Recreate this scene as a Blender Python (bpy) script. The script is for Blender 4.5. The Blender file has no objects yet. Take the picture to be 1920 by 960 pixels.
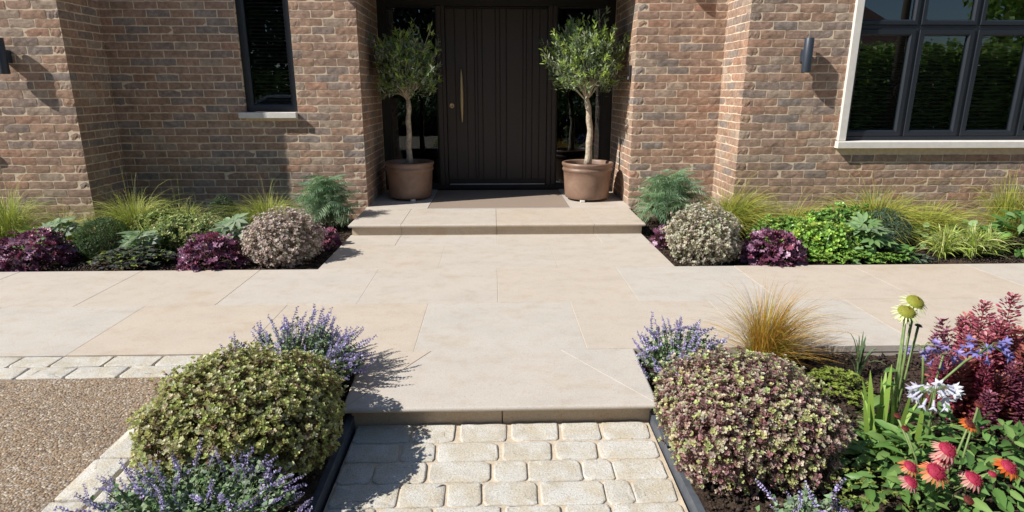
import bpy, math, numpy as np
from mathutils import Matrix, Vector
R_ = np.random.default_rng(11)
sc = bpy.context.scene
C = sc.collection
PI = math.pi

# ------------------------------------------------------------------ camera, light
cam = bpy.data.cameras.new('camera'); co = bpy.data.objects.new('camera', cam); C.objects.link(co)
CAM_H = 1.309
co.location = (0, 0, CAM_H); co.rotation_euler = (math.radians(90-15.2), 0, math.radians(-1.7))
cam.sensor_width = 36; cam.lens = 36*1149/1920; cam.clip_start = .05; cam.clip_end = 500
sc.camera = co
SUN = Vector((1, .36, -.95)).normalized()
el = math.asin(-SUN.z); az = math.atan2(-SUN.x, -SUN.y)
w = bpy.data.worlds.new('World'); sc.world = w; w.use_nodes = True
wn = w.node_tree.nodes; wl = w.node_tree.links
sky = wn.new('ShaderNodeTexSky'); sky.sky_type = 'NISHITA'; sky.sun_disc = False
sky.sun_elevation = el; sky.sun_rotation = az; sky.air_density = 1.0; sky.dust_density = .25; sky.ozone_density = 2.5
wl.new(sky.outputs[0], wn['Background'].inputs[0]); wn['Background'].inputs[1].default_value = .082
sl = bpy.data.lights.new('sun', 'SUN'); sl.energy = 5.0; sl.angle = math.radians(.5); sl.color = (1, .965, .92)
so = bpy.data.objects.new('sun', sl); C.objects.link(so); so.location = (-8, -3, 9)
so.rotation_euler = SUN.to_track_quat('-Z', 'Y').to_euler()
sc.view_settings.view_transform = 'Standard'; sc.view_settings.look = 'None'
sc.view_settings.exposure = .42; sc.view_settings.gamma = 1
sc.cycles.max_bounces = 8

# ------------------------------------------------------------------ object helpers
def empty(name, loc, label, cat, group=None, parent=None, rz=0):
    o = bpy.data.objects.new(name, None); C.objects.link(o); o.location = loc
    o.rotation_euler = (0, 0, rz); o.empty_display_size = .1
    if parent: o.parent = parent
    if label: o['label'] = label
    if cat: o['category'] = cat
    if group: o['group'] = group
    return o
def tag(o, label=None, cat=None, group=None, kind=None):
    if label: o['label'] = label
    if cat: o['category'] = cat
    if group: o['group'] = group
    if kind: o['kind'] = kind
    return o
def inst(name, me, parent=None, loc=(0, 0, 0), M=None):
    o = bpy.data.objects.new(name, me); C.objects.link(o)
    if parent: o.parent = parent
    if M is not None: o.matrix_basis = M
    else: o.location = loc
    return o
def pymesh(name, V, F, mats, fm=None, smooth=False):
    me = bpy.data.meshes.new(name); me.from_pydata([tuple(v) for v in V], [], F)
    for m in (mats if isinstance(mats, list) else [mats]): me.materials.append(m)
    if fm is not None: me.polygons.foreach_set('material_index', fm)
    if smooth: me.polygons.foreach_set('use_smooth', [True]*len(F))
    me.update(); return me
class MB:
    """collects shapes and links them as one mesh object"""
    def __init__(s): s.V = []; s.F = []; s.S = []
    def add(s, V, F, smooth=False):
        b = len(s.V); s.V += [tuple(v) for v in V]; s.F += [tuple(i+b for i in f) for f in F]; s.S += [smooth]*len(F); return s
    def box(s, a, b, ch=0.0):
        (x0, y0, z0), (x1, y1, z1) = a, b
        if ch <= 0:
            V = [(x, y, z) for z in (z0, z1) for y in (y0, y1) for x in (x0, x1)]
            return s.add(V, [(0,2,3,1),(4,5,7,6),(0,1,5,4),(2,6,7,3),(0,4,6,2),(1,3,7,5)])
        V = []; F = []
        for ax in range(3):
            for sg in (0, 1):
                for p in ((0,0),(1,0),(1,1),(0,1)):
                    c = [0,0,0]; lo = [x0,y0,z0]; hi = [x1,y1,z1]
                    c[ax] = (lo, hi)[sg][ax]
                    for k, q in zip([i for i in range(3) if i != ax], p):
                        c[k] = hi[k]-ch if q else lo[k]+ch
                    V.append(tuple(c))
        def key(ax, sg, p): return (ax*2+sg)*4+[(0,0),(1,0),(1,1),(0,1)].index(p)
        for ax in range(3):
            F.append(tuple(key(ax,1,p) for p in ((0,0),(1,0),(1,1),(0,1)))[::(1 if ax != 1 else -1)])
            F.append(tuple(key(ax,0,p) for p in ((0,0),(0,1),(1,1),(1,0)))[::(1 if ax != 1 else -1)])
        def vert(ax, s3):
            p = tuple(s3[i] for i in range(3) if i != ax); return key(ax, s3[ax], p)
        for a1, a2 in ((0,1),(0,2),(1,2)):
            a3 = 3-a1-a2
            for s1 in (0,1):
                for s2 in (0,1):
                    e = [0,0,0]; e[a1] = s1; e[a2] = s2; f = list(e); f[a3] = 1
                    F.append((vert(a1,e), vert(a1,f), vert(a2,f), vert(a2,e)))
        for i in range(8):
            s3 = (i&1, i>>1&1, i>>2&1); F.append(tuple(vert(a, s3) for a in range(3)))
        return s.add(V, F)
    def tube(s, P, r, n=8, cap=True):
        P = np.array(P, float); k = len(P); r = np.broadcast_to(r, (k,))
        T = np.gradient(P, axis=0); T /= np.linalg.norm(T, axis=1)[:, None]+1e-9
        up = np.array([0, 0, 1.]) if abs(T[0][2]) < .9 else np.array([1., 0, 0])
        V = []; F = []
        x = np.cross(T[0], up); x /= np.linalg.norm(x)
        for i in range(k):
            x = x-T[i]*(x@T[i]); x /= np.linalg.norm(x); y = np.cross(T[i], x)
            for j in range(n):
                a = 2*PI*j/n; V.append(P[i]+r[i]*(math.cos(a)*x+math.sin(a)*y))
        for i in range(k-1):
            for j in range(n):
                j2 = (j+1) % n; F.append((i*n+j, i*n+j2, (i+1)*n+j2, (i+1)*n+j))
        if cap: F += [tuple(range(n))[::-1], tuple((k-1)*n+j for j in range(n))]
        return s.add(V, F, True)
    def lathe(s, prof, c=(0,0,0), n=40):
        V = []; F = []; k = len(prof)
        for (r, z) in prof:
            for j in range(n):
                a = 2*PI*j/n; V.append((c[0]+r*math.cos(a), c[1]+r*math.sin(a), c[2]+z))
        for i in range(k-1):
            for j in range(n):
                j2 = (j+1) % n; F.append((i*n+j, i*n+j2, (i+1)*n+j2, (i+1)*n+j))
        return s.add(V, F, True)
    def done(s, name, mat, parent=None, loc=(0,0,0)):
        me = bpy.data.meshes.new(name); me.from_pydata(s.V, [], s.F)
        me.materials.append(mat); me.polygons.foreach_set('use_smooth', s.S); me.update()
        return inst(name, me, parent, loc)
def offset_poly(P, d):
    """inset a counter-clockwise convex polygon, one distance per edge"""
    n = len(P); L = []
    for i in range(n):
        a = np.array(P[i]); b = np.array(P[(i+1) % n]); t = (b-a)/np.linalg.norm(b-a); nn = np.array([-t[1], t[0]])
        L.append((a+nn*d[i], t))
    out = []
    for i in range(n):
        p, t = L[i-1]; q, u = L[i]; den = t[0]*u[1]-t[1]*u[0]
        s = ((q-p)[0]*u[1]-(q-p)[1]*u[0])/den; out.append(p+t*s)
    return out
def slab_mesh(name, P, z0, z1, mat, nose=None, ch=.0011, smooth=False):
    """stone slab from a ccw polygon; edges in `nose` get a half-round bullnose"""
    n = len(P); nose = nose or [0]*n; rings = []
    t = z1-z0; r = t/2
    prof = [(-PI/2+PI*k/8) for k in range(9)]
    for k, a in enumerate(prof):
        ins = [r*(1-math.cos(a)) if nose[i] else (ch if k == 8 else 0) for i in range(n)]
        z = z0+r+r*math.sin(a)
        if k == 8: z = z1
        if k == 7 and not any(nose): z = z1-ch
        rings.append([(q[0], q[1], z) for q in offset_poly(P, ins)])
    if not any(nose): rings = [rings[0], rings[7], rings[8]]
    V = [v for rg in rings for v in rg]; F = []
    for i in range(len(rings)-1):
        for j in range(n):
            j2 = (j+1) % n; F.append((i*n+j, i*n+j2, (i+1)*n+j2, (i+1)*n+j))
    F.append(tuple((len(rings)-1)*n+j for j in range(n))); F.append(tuple(range(n))[::-1])
    return pymesh(name, V, F, mat)

# ------------------------------------------------------------------ materials
def mat(name):
    m = bpy.data.materials.new(name); m.use_nodes = True; nt = m.node_tree
    return m, nt, nt.nodes, nt.links, nt.nodes['Principled BSDF']
def N(nd, t, **k):
    n = nd.new(t)
    for a, v in k.items():
        if a.startswith('i_'): n.inputs[a[2:].replace('_', ' ')].default_value = v
        else: setattr(n, a, v)
    return n
def ramp(nd, stops):
    r = nd.new('ShaderNodeValToRGB'); e = r.color_ramp.elements
    while len(e) < len(stops): e.new(.5)
    for x, (p, c) in zip(e, stops): x.position = p; x.color = (c[0], c[1], c[2], 1) if not isinstance(c, (int, float)) else (c, c, c, 1)
    return r
def mixc(nd, lk, a, b, f, mode='MIX'):
    m = nd.new('ShaderNodeMix'); m.data_type = 'RGBA'; m.blend_type = mode
    for s, v in ((m.inputs[6], a), (m.inputs[7], b), (m.inputs[0], f)):
        if hasattr(v, 'links'): lk.new(v, s)
        elif isinstance(v, (int, float)): s.default_value = v
        else: s.default_value = (*v, 1)
    return m.outputs[2]
def bump(nd, lk, bs, h, strength=.5, dist=.002):
    b = nd.new('ShaderNodeBump'); b.inputs['Strength'].default_value = strength; b.inputs['Distance'].default_value = dist
    lk.new(h, b.inputs['Height']); lk.new(b.outputs[0], bs.inputs['Normal']); return b
def wpos(nd): return nd.new('ShaderNodeNewGeometry').outputs['Position']
def noise(nd, lk, scale, detail=4, rough=.55, vec=None, stretch=None):
    n = N(nd, 'ShaderNodeTexNoise'); n.inputs['Scale'].default_value = scale; n.inputs['Detail'].default_value = detail; n.inputs['Roughness'].default_value = rough
    v = vec if vec is not None else wpos(nd)
    if stretch:
        mp = nd.new('ShaderNodeMapping'); mp.inputs['Scale'].default_value = stretch; lk.new(v, mp.inputs[0]); v = mp.outputs[0]
    lk.new(v, n.inputs['Vector']); return n.outputs[0]

def brick_mat(name, c):
    m, nt, nd, lk, bs = mat(name)
    f = ramp(nd, [(.3, [x*.72 for x in c]), (.5, c), (.72, [min(1, x*1.32+.02) for x in c])])
    lk.new(noise(nd, lk, 26, 6, .65), f.inputs[0])
    cl = noise(nd, lk, 6, 3); g = ramp(nd, [(.35, .82), (.65, 1.12)]); lk.new(cl, g.inputs[0])
    col = mixc(nd, lk, f.outputs[0], g.outputs[0], 1.0, 'MULTIPLY')
    # pale bloom on some faces
    bl = ramp(nd, [(.58, 0), (.75, 1)]); lk.new(noise(nd, lk, 45, 5, .7), bl.inputs[0])
    fac = nd.new('ShaderNodeMath'); fac.operation = 'MULTIPLY'; lk.new(bl.outputs[0], fac.inputs[0]); fac.inputs[1].default_value = .35
    col = mixc(nd, lk, col, (.46, .375, .31), fac.outputs[0])
    lk.new(col, bs.inputs['Base Color']); bs.inputs['Roughness'].default_value = .92; bs.inputs['Specular IOR Level'].default_value = .2
    cr = ramp(nd, [(.485, 1), (.5, 0), (.515, 1)]); lk.new(noise(nd, lk, 17, 4, .6, stretch=(1, 1, 2.4)), cr.inputs[0])
    h0 = noise(nd, lk, 34, 5, .6, stretch=(1, 1, 1.9)); hm = nd.new('ShaderNodeMath'); hm.operation = 'MULTIPLY_ADD'; lk.new(cr.outputs[0], hm.inputs[0]); hm.inputs[1].default_value = .45; lk.new(h0, hm.inputs[2]); h1 = hm.outputs[0]; h2 = noise(nd, lk, 130, 3, .6)
    ad = nd.new('ShaderNodeMath'); ad.operation = 'MULTIPLY_ADD'; lk.new(h2, ad.inputs[0]); ad.inputs[1].default_value = .3; lk.new(h1, ad.inputs[2])
    bump(nd, lk, bs, ad.outputs[0], .5, .0042)
    return m
BR = [('mauve', (.335, .222, .162), .36), ('brown', (.352, .224, .154), .28), ('red', (.365, .212, .145), .06), ('plum', (.275, .207, .168), .12), ('slate', (.262, .212, .180), .06), ('tan', (.370, .278, .208), .13)]
BRM = [brick_mat('brick_'+n, c) for n, c, p in BR]; BRP = np.array([p for *_, p in BR]); BRP /= BRP.sum()
def simple(name, c, rough=.6, nscale=None, var=.15, bscale=None, bst=.4, bd=.002, metal=0, spec=.5):
    m, nt, nd, lk, bs = mat(name)
    bs.inputs['Roughness'].default_value = rough; bs.inputs['Metallic'].default_value = metal; bs.inputs['Specular IOR Level'].default_value = spec
    if nscale:
        r = ramp(nd, [(.3, [x*(1-var) for x in c]), (.7, [min(1, x*(1+var)) for x in c])]); lk.new(noise(nd, lk, nscale, 6, .6), r.inputs[0]); lk.new(r.outputs[0], bs.inputs['Base Color'])
    else: bs.inputs['Base Color'].default_value = (*c, 1)
    if bscale: bump(nd, lk, bs, noise(nd, lk, bscale, 5, .65), bst, bd)
    return m
M_mortar = simple('mortar', (.66, .53, .38), .95, 30, .12, 150, .4, .002, spec=.1)
M_joint = simple('joint_sand', (.52, .43, .32), .95, 40, .2, 200, .6, .003, spec=.1)
M_grout = simple('pale_grout', (.50, .44, .365), .95, 30, .1, spec=.1)
def stone_mat(name, c1, c2, dark=.92):
    m, nt, nd, lk, bs = mat(name)
    oi = nd.new('ShaderNodeObjectInfo')
    base = mixc(nd, lk, c1, c2, oi.outputs['Random'])
    g = ramp(nd, [(.3, .93), (.5, 1.0), (.7, 1.04)]); lk.new(noise(nd, lk, 3.2, 6, .62, stretch=(1, 1.6, 1)), g.inputs[0])
    col = mixc(nd, lk, base, g.outputs[0], .9, 'MULTIPLY')
    g2 = ramp(nd, [(.36, (.86, .80, .73)), (.50, (1, 1, 1))]); lk.new(noise(nd, lk, 9, 7, .7), g2.inputs[0])
    col = mixc(nd, lk, col, g2.outputs[0], .45, 'MULTIPLY')
    g3 = ramp(nd, [(.3, .84), (.7, 1.12)]); lk.new(noise(nd, lk, 160, 3, .6), g3.inputs[0])
    col = mixc(nd, lk, col, g3.outputs[0], .8, 'MULTIPLY')
    g4 = ramp(nd, [(.30, .72), (.36, 1)]); lk.new(noise(nd, lk, 1.7, 8, .75), g4.inputs[0])
    col = mixc(nd, lk, col, g4.outputs[0], .35, 'MULTIPLY')
    g5 = ramp(nd, [(.30, .70), (.37, 1)]); lk.new(noise(nd, lk, 70, 2, .5), g5.inputs[0]); col = mixc(nd, lk, col, g5.outputs[0], .5, 'MULTIPLY')
    g6 = ramp(nd, [(.56, (1, 1, 1)), (.70, (.93, .86, .76))]); lk.new(noise(nd, lk, 2.2, 5, .7), g6.inputs[0]); col = mixc(nd, lk, col, g6.outputs[0], .7, 'MULTIPLY')
    lk.new(col, bs.inputs['Base Color']); bs.inputs['Roughness'].default_value = .72; bs.inputs['Specular IOR Level'].default_value = .3
    bump(nd, lk, bs, noise(nd, lk, 90, 5, .6), .25, .0015); return m
M_stone = stone_mat('limestone', (.515, .435, .345), (.505, .462, .402))
M_riser = stone_mat('limestone_riser', (.50, .40, .29), (.52, .42, .31))
def sett_mat():
    m, nt, nd, lk, bs = mat('granite_sett')
    oi = nd.new('ShaderNodeObjectInfo'); base = mixc(nd, lk, (.53, .50, .435), (.57, .545, .49), oi.outputs['Random'])
    sp = ramp(nd, [(.32, .55), (.46, 1.0), (.70, 1.22)]); lk.new(noise(nd, lk, 170, 3, .7), sp.inputs[0])
    col = mixc(nd, lk, base, sp.outputs[0], .8, 'MULTIPLY')
    st = ramp(nd, [(.40, (.88, .80, .66)), (.58, (1, 1, 1))]); lk.new(noise(nd, lk, 13, 5, .6), st.inputs[0])
    col = mixc(nd, lk, col, st.outputs[0], .7, 'MULTIPLY')
    lk.new(col, bs.inputs['Base Color']); bs.inputs['Roughness'].default_value = .85
    bs.inputs['Specular IOR Level'].default_value = .15; bump(nd, lk, bs, noise(nd, lk, 120, 6, .7), .9, .005); return m
M_sett = sett_mat()
def gravel_mat():
    m, nt, nd, lk, bs = mat('resin_gravel')
    v = N(nd, 'ShaderNodeTexVoronoi'); v.inputs['Scale'].default_value = 125; lk.new(wpos(nd), v.inputs['Vector'])
    sx = nd.new('ShaderNodeSeparateColor'); lk.new(v.outputs['Color'], sx.inputs[0])
    r = ramp(nd, [(0, (.12, .08, .05)), (.25, (.27, .185, .115)), (.5, (.37, .27, .175)), (.72, (.35, .225, .12)), (.86, (.29, .255, .21)), (1, (.64, .54, .41))])
    lk.new(sx.outputs[0], r.inputs[0])
    d = ramp(nd, [(.25, 1), (.75, .42)]); lk.new(v.outputs['Distance'], d.inputs[0])
    col = mixc(nd, lk, r.outputs[0], d.outputs[0], .7, 'MULTIPLY')
    big = ramp(nd, [(.35, .88), (.65, 1.1)]); lk.new(noise(nd, lk, 2.5, 4), big.inputs[0])
    col = mixc(nd, lk, col, big.outputs[0], .8, 'MULTIPLY')
    lk.new(col, bs.inputs['Base Color']); bs.inputs['Roughness'].default_value = .75
    inv = nd.new('ShaderNodeMath'); inv.operation = 'SUBTRACT'; inv.inputs[0].default_value = 1; lk.new(v.outputs['Distance'], inv.inputs[1])
    bump(nd, lk, bs, inv.outputs[0], .8, .005); return m
M_gravel = gravel_mat()
M_soil = simple('bark_soil', (.062, .042, .030), .95, 60, .6, 90, 1, .012, spec=.15)
M_frame = simple('anthracite_frame', (.012, .016, .022), .45, 90, .08)
M_door = simple('brown_door_paint', (.042, .032, .027), .5, 60, .08, 300, .1, .0004)
M_doorframe = simple('black_door_frame', (.018, .015, .014), .45)
M_sill = simple('cast_stone', (.66, .62, .56), .8, 14, .07, 120, .2, .001)
M_brass = simple('aged_brass', (.56, .43, .24), .42, metal=.55)
M_steel = simple('steel_edge', (.085, .095, .11), .5, 22, .2, 60, .2, .001)
M_silver = simple('aluminium', (.75, .75, .74), .4, metal=.4)
M_lamp = simple('lamp_grey', (.028, .036, .050), .45)
M_mat = None
def mat_mat():
    m, nt, nd, lk, bs = mat('coir_mat')
    r = ramp(nd, [(.3, (.22, .165, .125)), (.7, (.36, .285, .225))]); lk.new(noise(nd, lk, 140, 4, .7), r.inputs[0])
    lk.new(r.outputs[0], bs.inputs['Base Color']); bs.inputs['Roughness'].default_value = 1; bs.inputs['Specular IOR Level'].default_value = .1
    wv = N(nd, 'ShaderNodeTexWave'); wv.bands_direction = 'Y'; wv.inputs['Scale'].default_value = 14; lk.new(wpos(nd), wv.inputs['Vector'])
    bump(nd, lk, bs, wv.outputs[1], .6, .004); return m
M_mat = mat_mat()
def terracotta():
    m, nt, nd, lk, bs = mat('terracotta')
    tc = nd.new('ShaderNodeTexCoord')
    r = ramp(nd, [(.28, (.14, .085, .060)), (.45, (.205, .124, .085)), (.6, (.25, .155, .106)), (.78, (.33, .245, .185))]); lk.new(noise(nd, lk, 5, 7, .68), r.inputs[0])
    lk.new(r.outputs[0], bs.inputs['Base Color']); bs.inputs['Roughness'].default_value = .42
    bump(nd, lk, bs, noise(nd, lk, 50, 5, .6, stretch=(1, 1, 3)), .25, .003); return m
M_pot = terracotta()
def glass_mat(name, ior, tint):
    m, nt, nd, lk, bs = mat(name); nd.remove(bs)
    fr = nd.new('ShaderNodeFresnel'); fr.inputs[0].default_value = ior
    tr = nd.new('ShaderNodeBsdfTransparent'); tr.inputs[0].default_value = (*tint, 1)
    gl = nd.new('ShaderNodeBsdfGlossy'); gl.inputs['Roughness'].default_value = .004; gl.inputs[0].default_value = (.76, .89, 1, 1)
    mx = nd.new('ShaderNodeMixShader'); lk.new(fr.outputs[0], mx.inputs[0]); lk.new(tr.outputs[0], mx.inputs[1]); lk.new(gl.outputs[0], mx.inputs[2])
    lk.new(mx.outputs[0], nd['Material Output'].inputs[0]); return m
M_glass = glass_mat('window_glass', 1.95, (.66, .69, .67))
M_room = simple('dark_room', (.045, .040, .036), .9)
M_blind = simple('blind_slat', (.42, .39, .35), .6)
def leaf_mat(name, rough=.45, trans=.36, spec=.45):
    m, nt, nd, lk, bs = mat(name)
    at = nd.new('ShaderNodeAttribute'); at.attribute_name = 'Col'
    lk.new(at.outputs[0], bs.inputs['Base Color']); bs.inputs['Roughness'].default_value = rough; bs.inputs['Specular IOR Level'].default_value = spec
    tl = nd.new('ShaderNodeBsdfTranslucent'); lk.new(at.outputs[0], tl.inputs[0])
    mx = nd.new('ShaderNodeMixShader'); mx.inputs[0].default_value = trans
    lk.new(bs.outputs[0], mx.inputs[1]); lk.new(tl.outputs[0], mx.inputs[2]); lk.new(mx.outputs[0], nd['Material Output'].inputs[0]); return m
M_leaf = leaf_mat('leaf'); M_matte = leaf_mat('matte_leaf', .7, .25, .25); M_gloss = leaf_mat('glossy_leaf', .35, .22, .5); M_petal = leaf_mat('petal', .6, .3, .2)
M_bark = simple('olive_bark', (.46, .38, .28), .9, 35, .35, 60, .8, .006, spec=.2)
M_twig = simple('twig', (.13, .09, .06), .9, 40, .3)
M_stem = simple('green_stem', (.16, .22, .07), .6, 40, .25)

# ------------------------------------------------------------------ leaf helpers
def nrm(a): return a/(np.linalg.norm(a, axis=-1, keepdims=True)+1e-9)
def rdir(n): return nrm(R_.normal(size=(n, 3)))
def frames(d, n):
    y = nrm(d); x = nrm(np.cross(y, n)); z = np.cross(x, y); return np.stack([x, y, z], axis=2)
def T_leaf(w=.5, fold=.12, droop=.15, point=.5):
    V = np.array([(0,0,0), (-w/2,point,fold), (0,point*1.05,0), (w/2,point,fold), (0,1,-droop)], float)
    return V, np.array([(0,2,1), (0,3,2), (1,2,4), (2,3,4)])
def T_long(w=.2, droop=.25, fold=.05):
    ys = [.3, .65]; V = [(0,0,0)]
    for y in ys: V += [(-w/2*(1.15-abs(y-.45)), y, fold-droop*y*y), (0, y, -droop*y*y), (w/2*(1.15-abs(y-.45)), y, fold-droop*y*y)]
    V.append((0, 1, -droop))
    return np.array(V, float), np.array([(0,2,1),(0,3,2),(1,2,5),(1,5,4),(2,3,6),(2,6,5),(4,5,7),(5,6,7)])
class LM:
    def __init__(s): s.V = []; s.F = []; s.C = []; s.n = 0
    def add(s, T, M, P, col, size=1.0):
        V, F = T; k = len(P); size = np.broadcast_to(np.asarray(size, float), (k,))
        X = np.einsum('kij,vj->kvi', M*size[:, None, None], V)+np.asarray(P)[:, None, :]
        s.V.append(X.reshape(-1, 3)); s.F.append((F[None]+(np.arange(k)*len(V))[:, None, None]+s.n).reshape(-1, 3))
        s.C.append(np.repeat(np.asarray(col, float).reshape(k, 3), len(V), axis=0)); s.n += k*len(V)
    def raw(s, V, F, col):
        V = np.asarray(V, float); col = np.asarray(col, float)
        s.V.append(V); s.F.append(np.asarray(F)+s.n); s.C.append(np.broadcast_to(col, V.shape).copy()); s.n += len(V)
    def tube(s, P, r, col, n=4):
        P = np.asarray(P, float); k = len(P); r = np.broadcast_to(r, (k,))
        T = nrm(np.gradient(P, axis=0)); up = np.array([.3, .2, 1.]) if abs(T[0][2]) < .9 else np.array([1., .2, 0])
        x = nrm(np.cross(T, up)); y = np.cross(T, x); a = np.arange(n)*2*PI/n
        V = P[:, None]+r[:, None, None]*(np.cos(a)[None, :, None]*x[:, None]+np.sin(a)[None, :, None]*y[:, None])
        F = []
        for i in range(k-1):
            for j in range(n):
                j2 = (j+1) % n; F += [(i*n+j, i*n+j2, (i+1)*n+j2), (i*n+j, (i+1)*n+j2, (i+1)*n+j)]
        s.raw(V.reshape(-1, 3), F, col)
    def ribbon(s, P, side, w, col):
        """strip along each path P (k,m,3), width w (k,m), colour (k,3) or (k,m,3)"""
        k, m, _ = P.shape; L = P-side*w[..., None]/2; Rr = P+side*w[..., None]/2
        V = np.stack([L, Rr], axis=2).reshape(k, -1, 3)
        f = []
        for i in range(m-1): f += [(2*i, 2*i+1, 2*i+3), (2*i, 2*i+3, 2*i+2)]
        f = np.array(f); F = (f[None]+(np.arange(k)*2*m)[:, None, None]+s.n).reshape(-1, 3)
        col = np.asarray(col, float)
        if col.ndim == 2: col = np.repeat(col[:, None], m, axis=1)
        s.V.append(V.reshape(-1, 3)); s.F.append(F); s.C.append(np.repeat(col, 2, axis=1).reshape(-1, 3)); s.n += k*2*m
    def mesh(s, name, m, smooth=False):
        V = np.concatenate(s.V); F = np.concatenate(s.F); c = np.concatenate(s.C)
        me = bpy.data.meshes.new(name); me.vertices.add(len(V)); me.vertices.foreach_set('co', V.astype('f').ravel())
        me.loops.add(F.size); me.loops.foreach_set('vertex_index', F.astype('i').ravel())
        me.polygons.add(len(F)); me.polygons.foreach_set('loop_start', np.arange(0, F.size, 3, dtype='i')); 
        me.polygons.foreach_set('loop_total', np.full(len(F), 3, dtype='i'))
        if smooth: me.polygons.foreach_set('use_smooth', np.ones(len(F), bool))
        at = me.attributes.new('Col', 'FLOAT_COLOR', 'POINT')
        at.data.foreach_set('color', np.concatenate([np.clip(c, 0, .95), np.ones((len(c), 1))], axis=1).astype('f').ravel())
        me.materials.append(m); me.update(calc_edges=True); me.validate(); return me
    def done(s, name, m, parent, kind=None, loc=(0,0,0), smooth=False):
        o = inst(name, s.mesh(name, m, smooth), parent, loc)
        if kind: o['kind'] = kind
        return o
def pick(pal, n, jit=.14):
    pal = np.array(pal, float); p = pal[:, 3]/pal[:, 3].sum()
    c = pal[R_.choice(len(pal), n, p=p), :3]
    return c*(1+R_.normal(size=(n, 1))*jit)*(1+R_.normal(size=(n, 3))*jit*.35)
def matfrom(M3, P, s=1.0):
    m = Matrix.Identity(4)
    for i in range(3):
        for j in range(3): m[i][j] = float(M3[i, j]*s)
        m[i][3] = float(P[i])
    return m
def lump(d, k, amp):
    s = np.zeros(len(d))
    for i in range(k):
        q = R_.normal(size=3)*R_.uniform(2, 5); s += np.sin(d@q+R_.uniform(0, 6))
    return 1+amp*s/math.sqrt(k)

# ------------------------------------------------------------------ SETTING: ground, driveway, soil
def sheet(name, x0, x1, y0, y1, z, m, label, cat, kind='structure', step=None, amp=0):
    if not step:
        me = pymesh(name, [(x0,y0,z),(x1,y0,z),(x1,y1,z),(x0,y1,z)], [(0,1,2,3)], m)
    else:
        nx = int((x1-x0)/step)+1; ny = int((y1-y0)/step)+1
        X, Y = np.meshgrid(np.linspace(x0, x1, nx), np.linspace(y0, y1, ny))
        Z = z+amp*(R_.normal(size=X.shape)*.35+.5*np.sin(X*9+Y*4)*np.sin(Y*11-X*3))
        V = np.stack([X, Y, np.minimum(Z, z+amp)], -1).reshape(-1, 3)
        F = [(j*nx+i, j*nx+i+1, (j+1)*nx+i+1, (j+1)*nx+i) for j in range(ny-1) for i in range(nx-1)]
        me = pymesh(name, V, F, m)
    return tag(inst(name, me), label, cat, kind=kind)
sheet('ground', -150, 150, -150, 150, -.30, M_gravel, 'wide gravelly ground stretching out round the house', 'ground')
sheet('driveway', -14, -1.472, -14, 2.706, -.0105, M_gravel, 'brown resin bound gravel driveway left of the planting', 'driveway')
def clods(lm, x0, x1, y0, y1, z, n):
    T = (np.array([(-.5,-.4,0),(.5,-.3,.1),(.1,.6,0),(0,0,.45),(0,.05,-.4)], float), np.array([(0,1,3),(1,2,3),(2,0,3),(1,0,4),(2,1,4),(0,2,4)]))
    P = np.stack([R_.uniform(x0, x1, n), R_.uniform(y0, y1, n), np.full(n, z)+R_.uniform(-.004, .008, n)], 1)
    lm.add(T, frames(rdir(n), rdir(n)), P, pick([(.055,.037,.027,5),(.09,.062,.045,2),(.03,.022,.018,2),(.16,.115,.08,.3)], n, .2), R_.uniform(.3, 1, n)**2.5*.024+.003)
for nm, lab, (x0, x1, y0, y1, z) in (('soil_bed', 'dark soil of the bed below the left house wall', (-6.2, -1.33, 4.46, 6.5, -.03)), ('soil_bed', 'dark soil of the bed below the right house wall', (1.375, 6.4, 4.46, 6.5, -.03)),
        ('soil_bed', 'dark soil under the clipped olive green mound and catmint', (-1.22, -.645, .6, 2.96, -.06)), ('soil_bed', 'dark bark soil under the coneflowers and bronze sedge', (.70, 4.5, .6, 2.965, -.055))):
    o = sheet(nm, x0, x1, y0, y1, z, M_soil, lab, 'soil', step=.045, amp=.016)
    lm = LM(); clods(lm, x0+.02, x1-.02, max(y0, 1.2)+.03, y1-.03, z+.006, int((x1-x0)*(y1-max(y0, 1.2))*2600)); lm.done('soil_crumb', M_matte, o, 'stuff')

# ------------------------------------------------------------------ paving
path = tag(inst('path', pymesh('path', [(x, y, z) for z in (-.09, -.0018) for x, y in ((-7, 2.955), (7, 2.955), (7, 4.475), (1.38, 4.475), (1.38, 5.6), (-1.33, 5.6), (-1.33, 4.475), (-7, 4.475))],
    [tuple(range(8, 16))]+[(i, (i+1) % 8, 8+(i+1) % 8, 8+i) for i in range(8)], M_grout)), 'pale limestone paved path crossing in front of the house', 'path', kind='structure')
G = .0016
def slab(x0, x1, y0, y1, z0=-.035, z1=0.0, par=path):
    P = [(x0+G, y0+G), (x1-G, y0+G), (x1-G, y1-G), (x0+G, y1-G)]
    dz = R_.uniform(-.0008, .0008)
    return inst('slab', slab_mesh('slab', P, z0, z1+dz, M_stone), par)
def row(xs, y0, y1):
    for a, b in zip(xs[:-1], xs[1:]): slab(a, b, y0, y1)
row([-6.2, -5.31, -4.42, -3.53, -2.635, -1.76, -.875, .02, .924, 1.839, 2.75, 3.65, 4.55, 5.45, 6.3], 3.69, 4.48)
row([-5.75, -4.85, -3.96, -3.07, -2.19, -1.305, -.422, .481, 1.37, 2.259, 3.15, 4.05, 4.95, 5.85], 2.95, 3.69)
row([-1.335, -.428, .483, 1.385], 4.48, 5.197); row([-1.335, -.864, .025, .952, 1.385], 5.197, 5.60)
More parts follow.
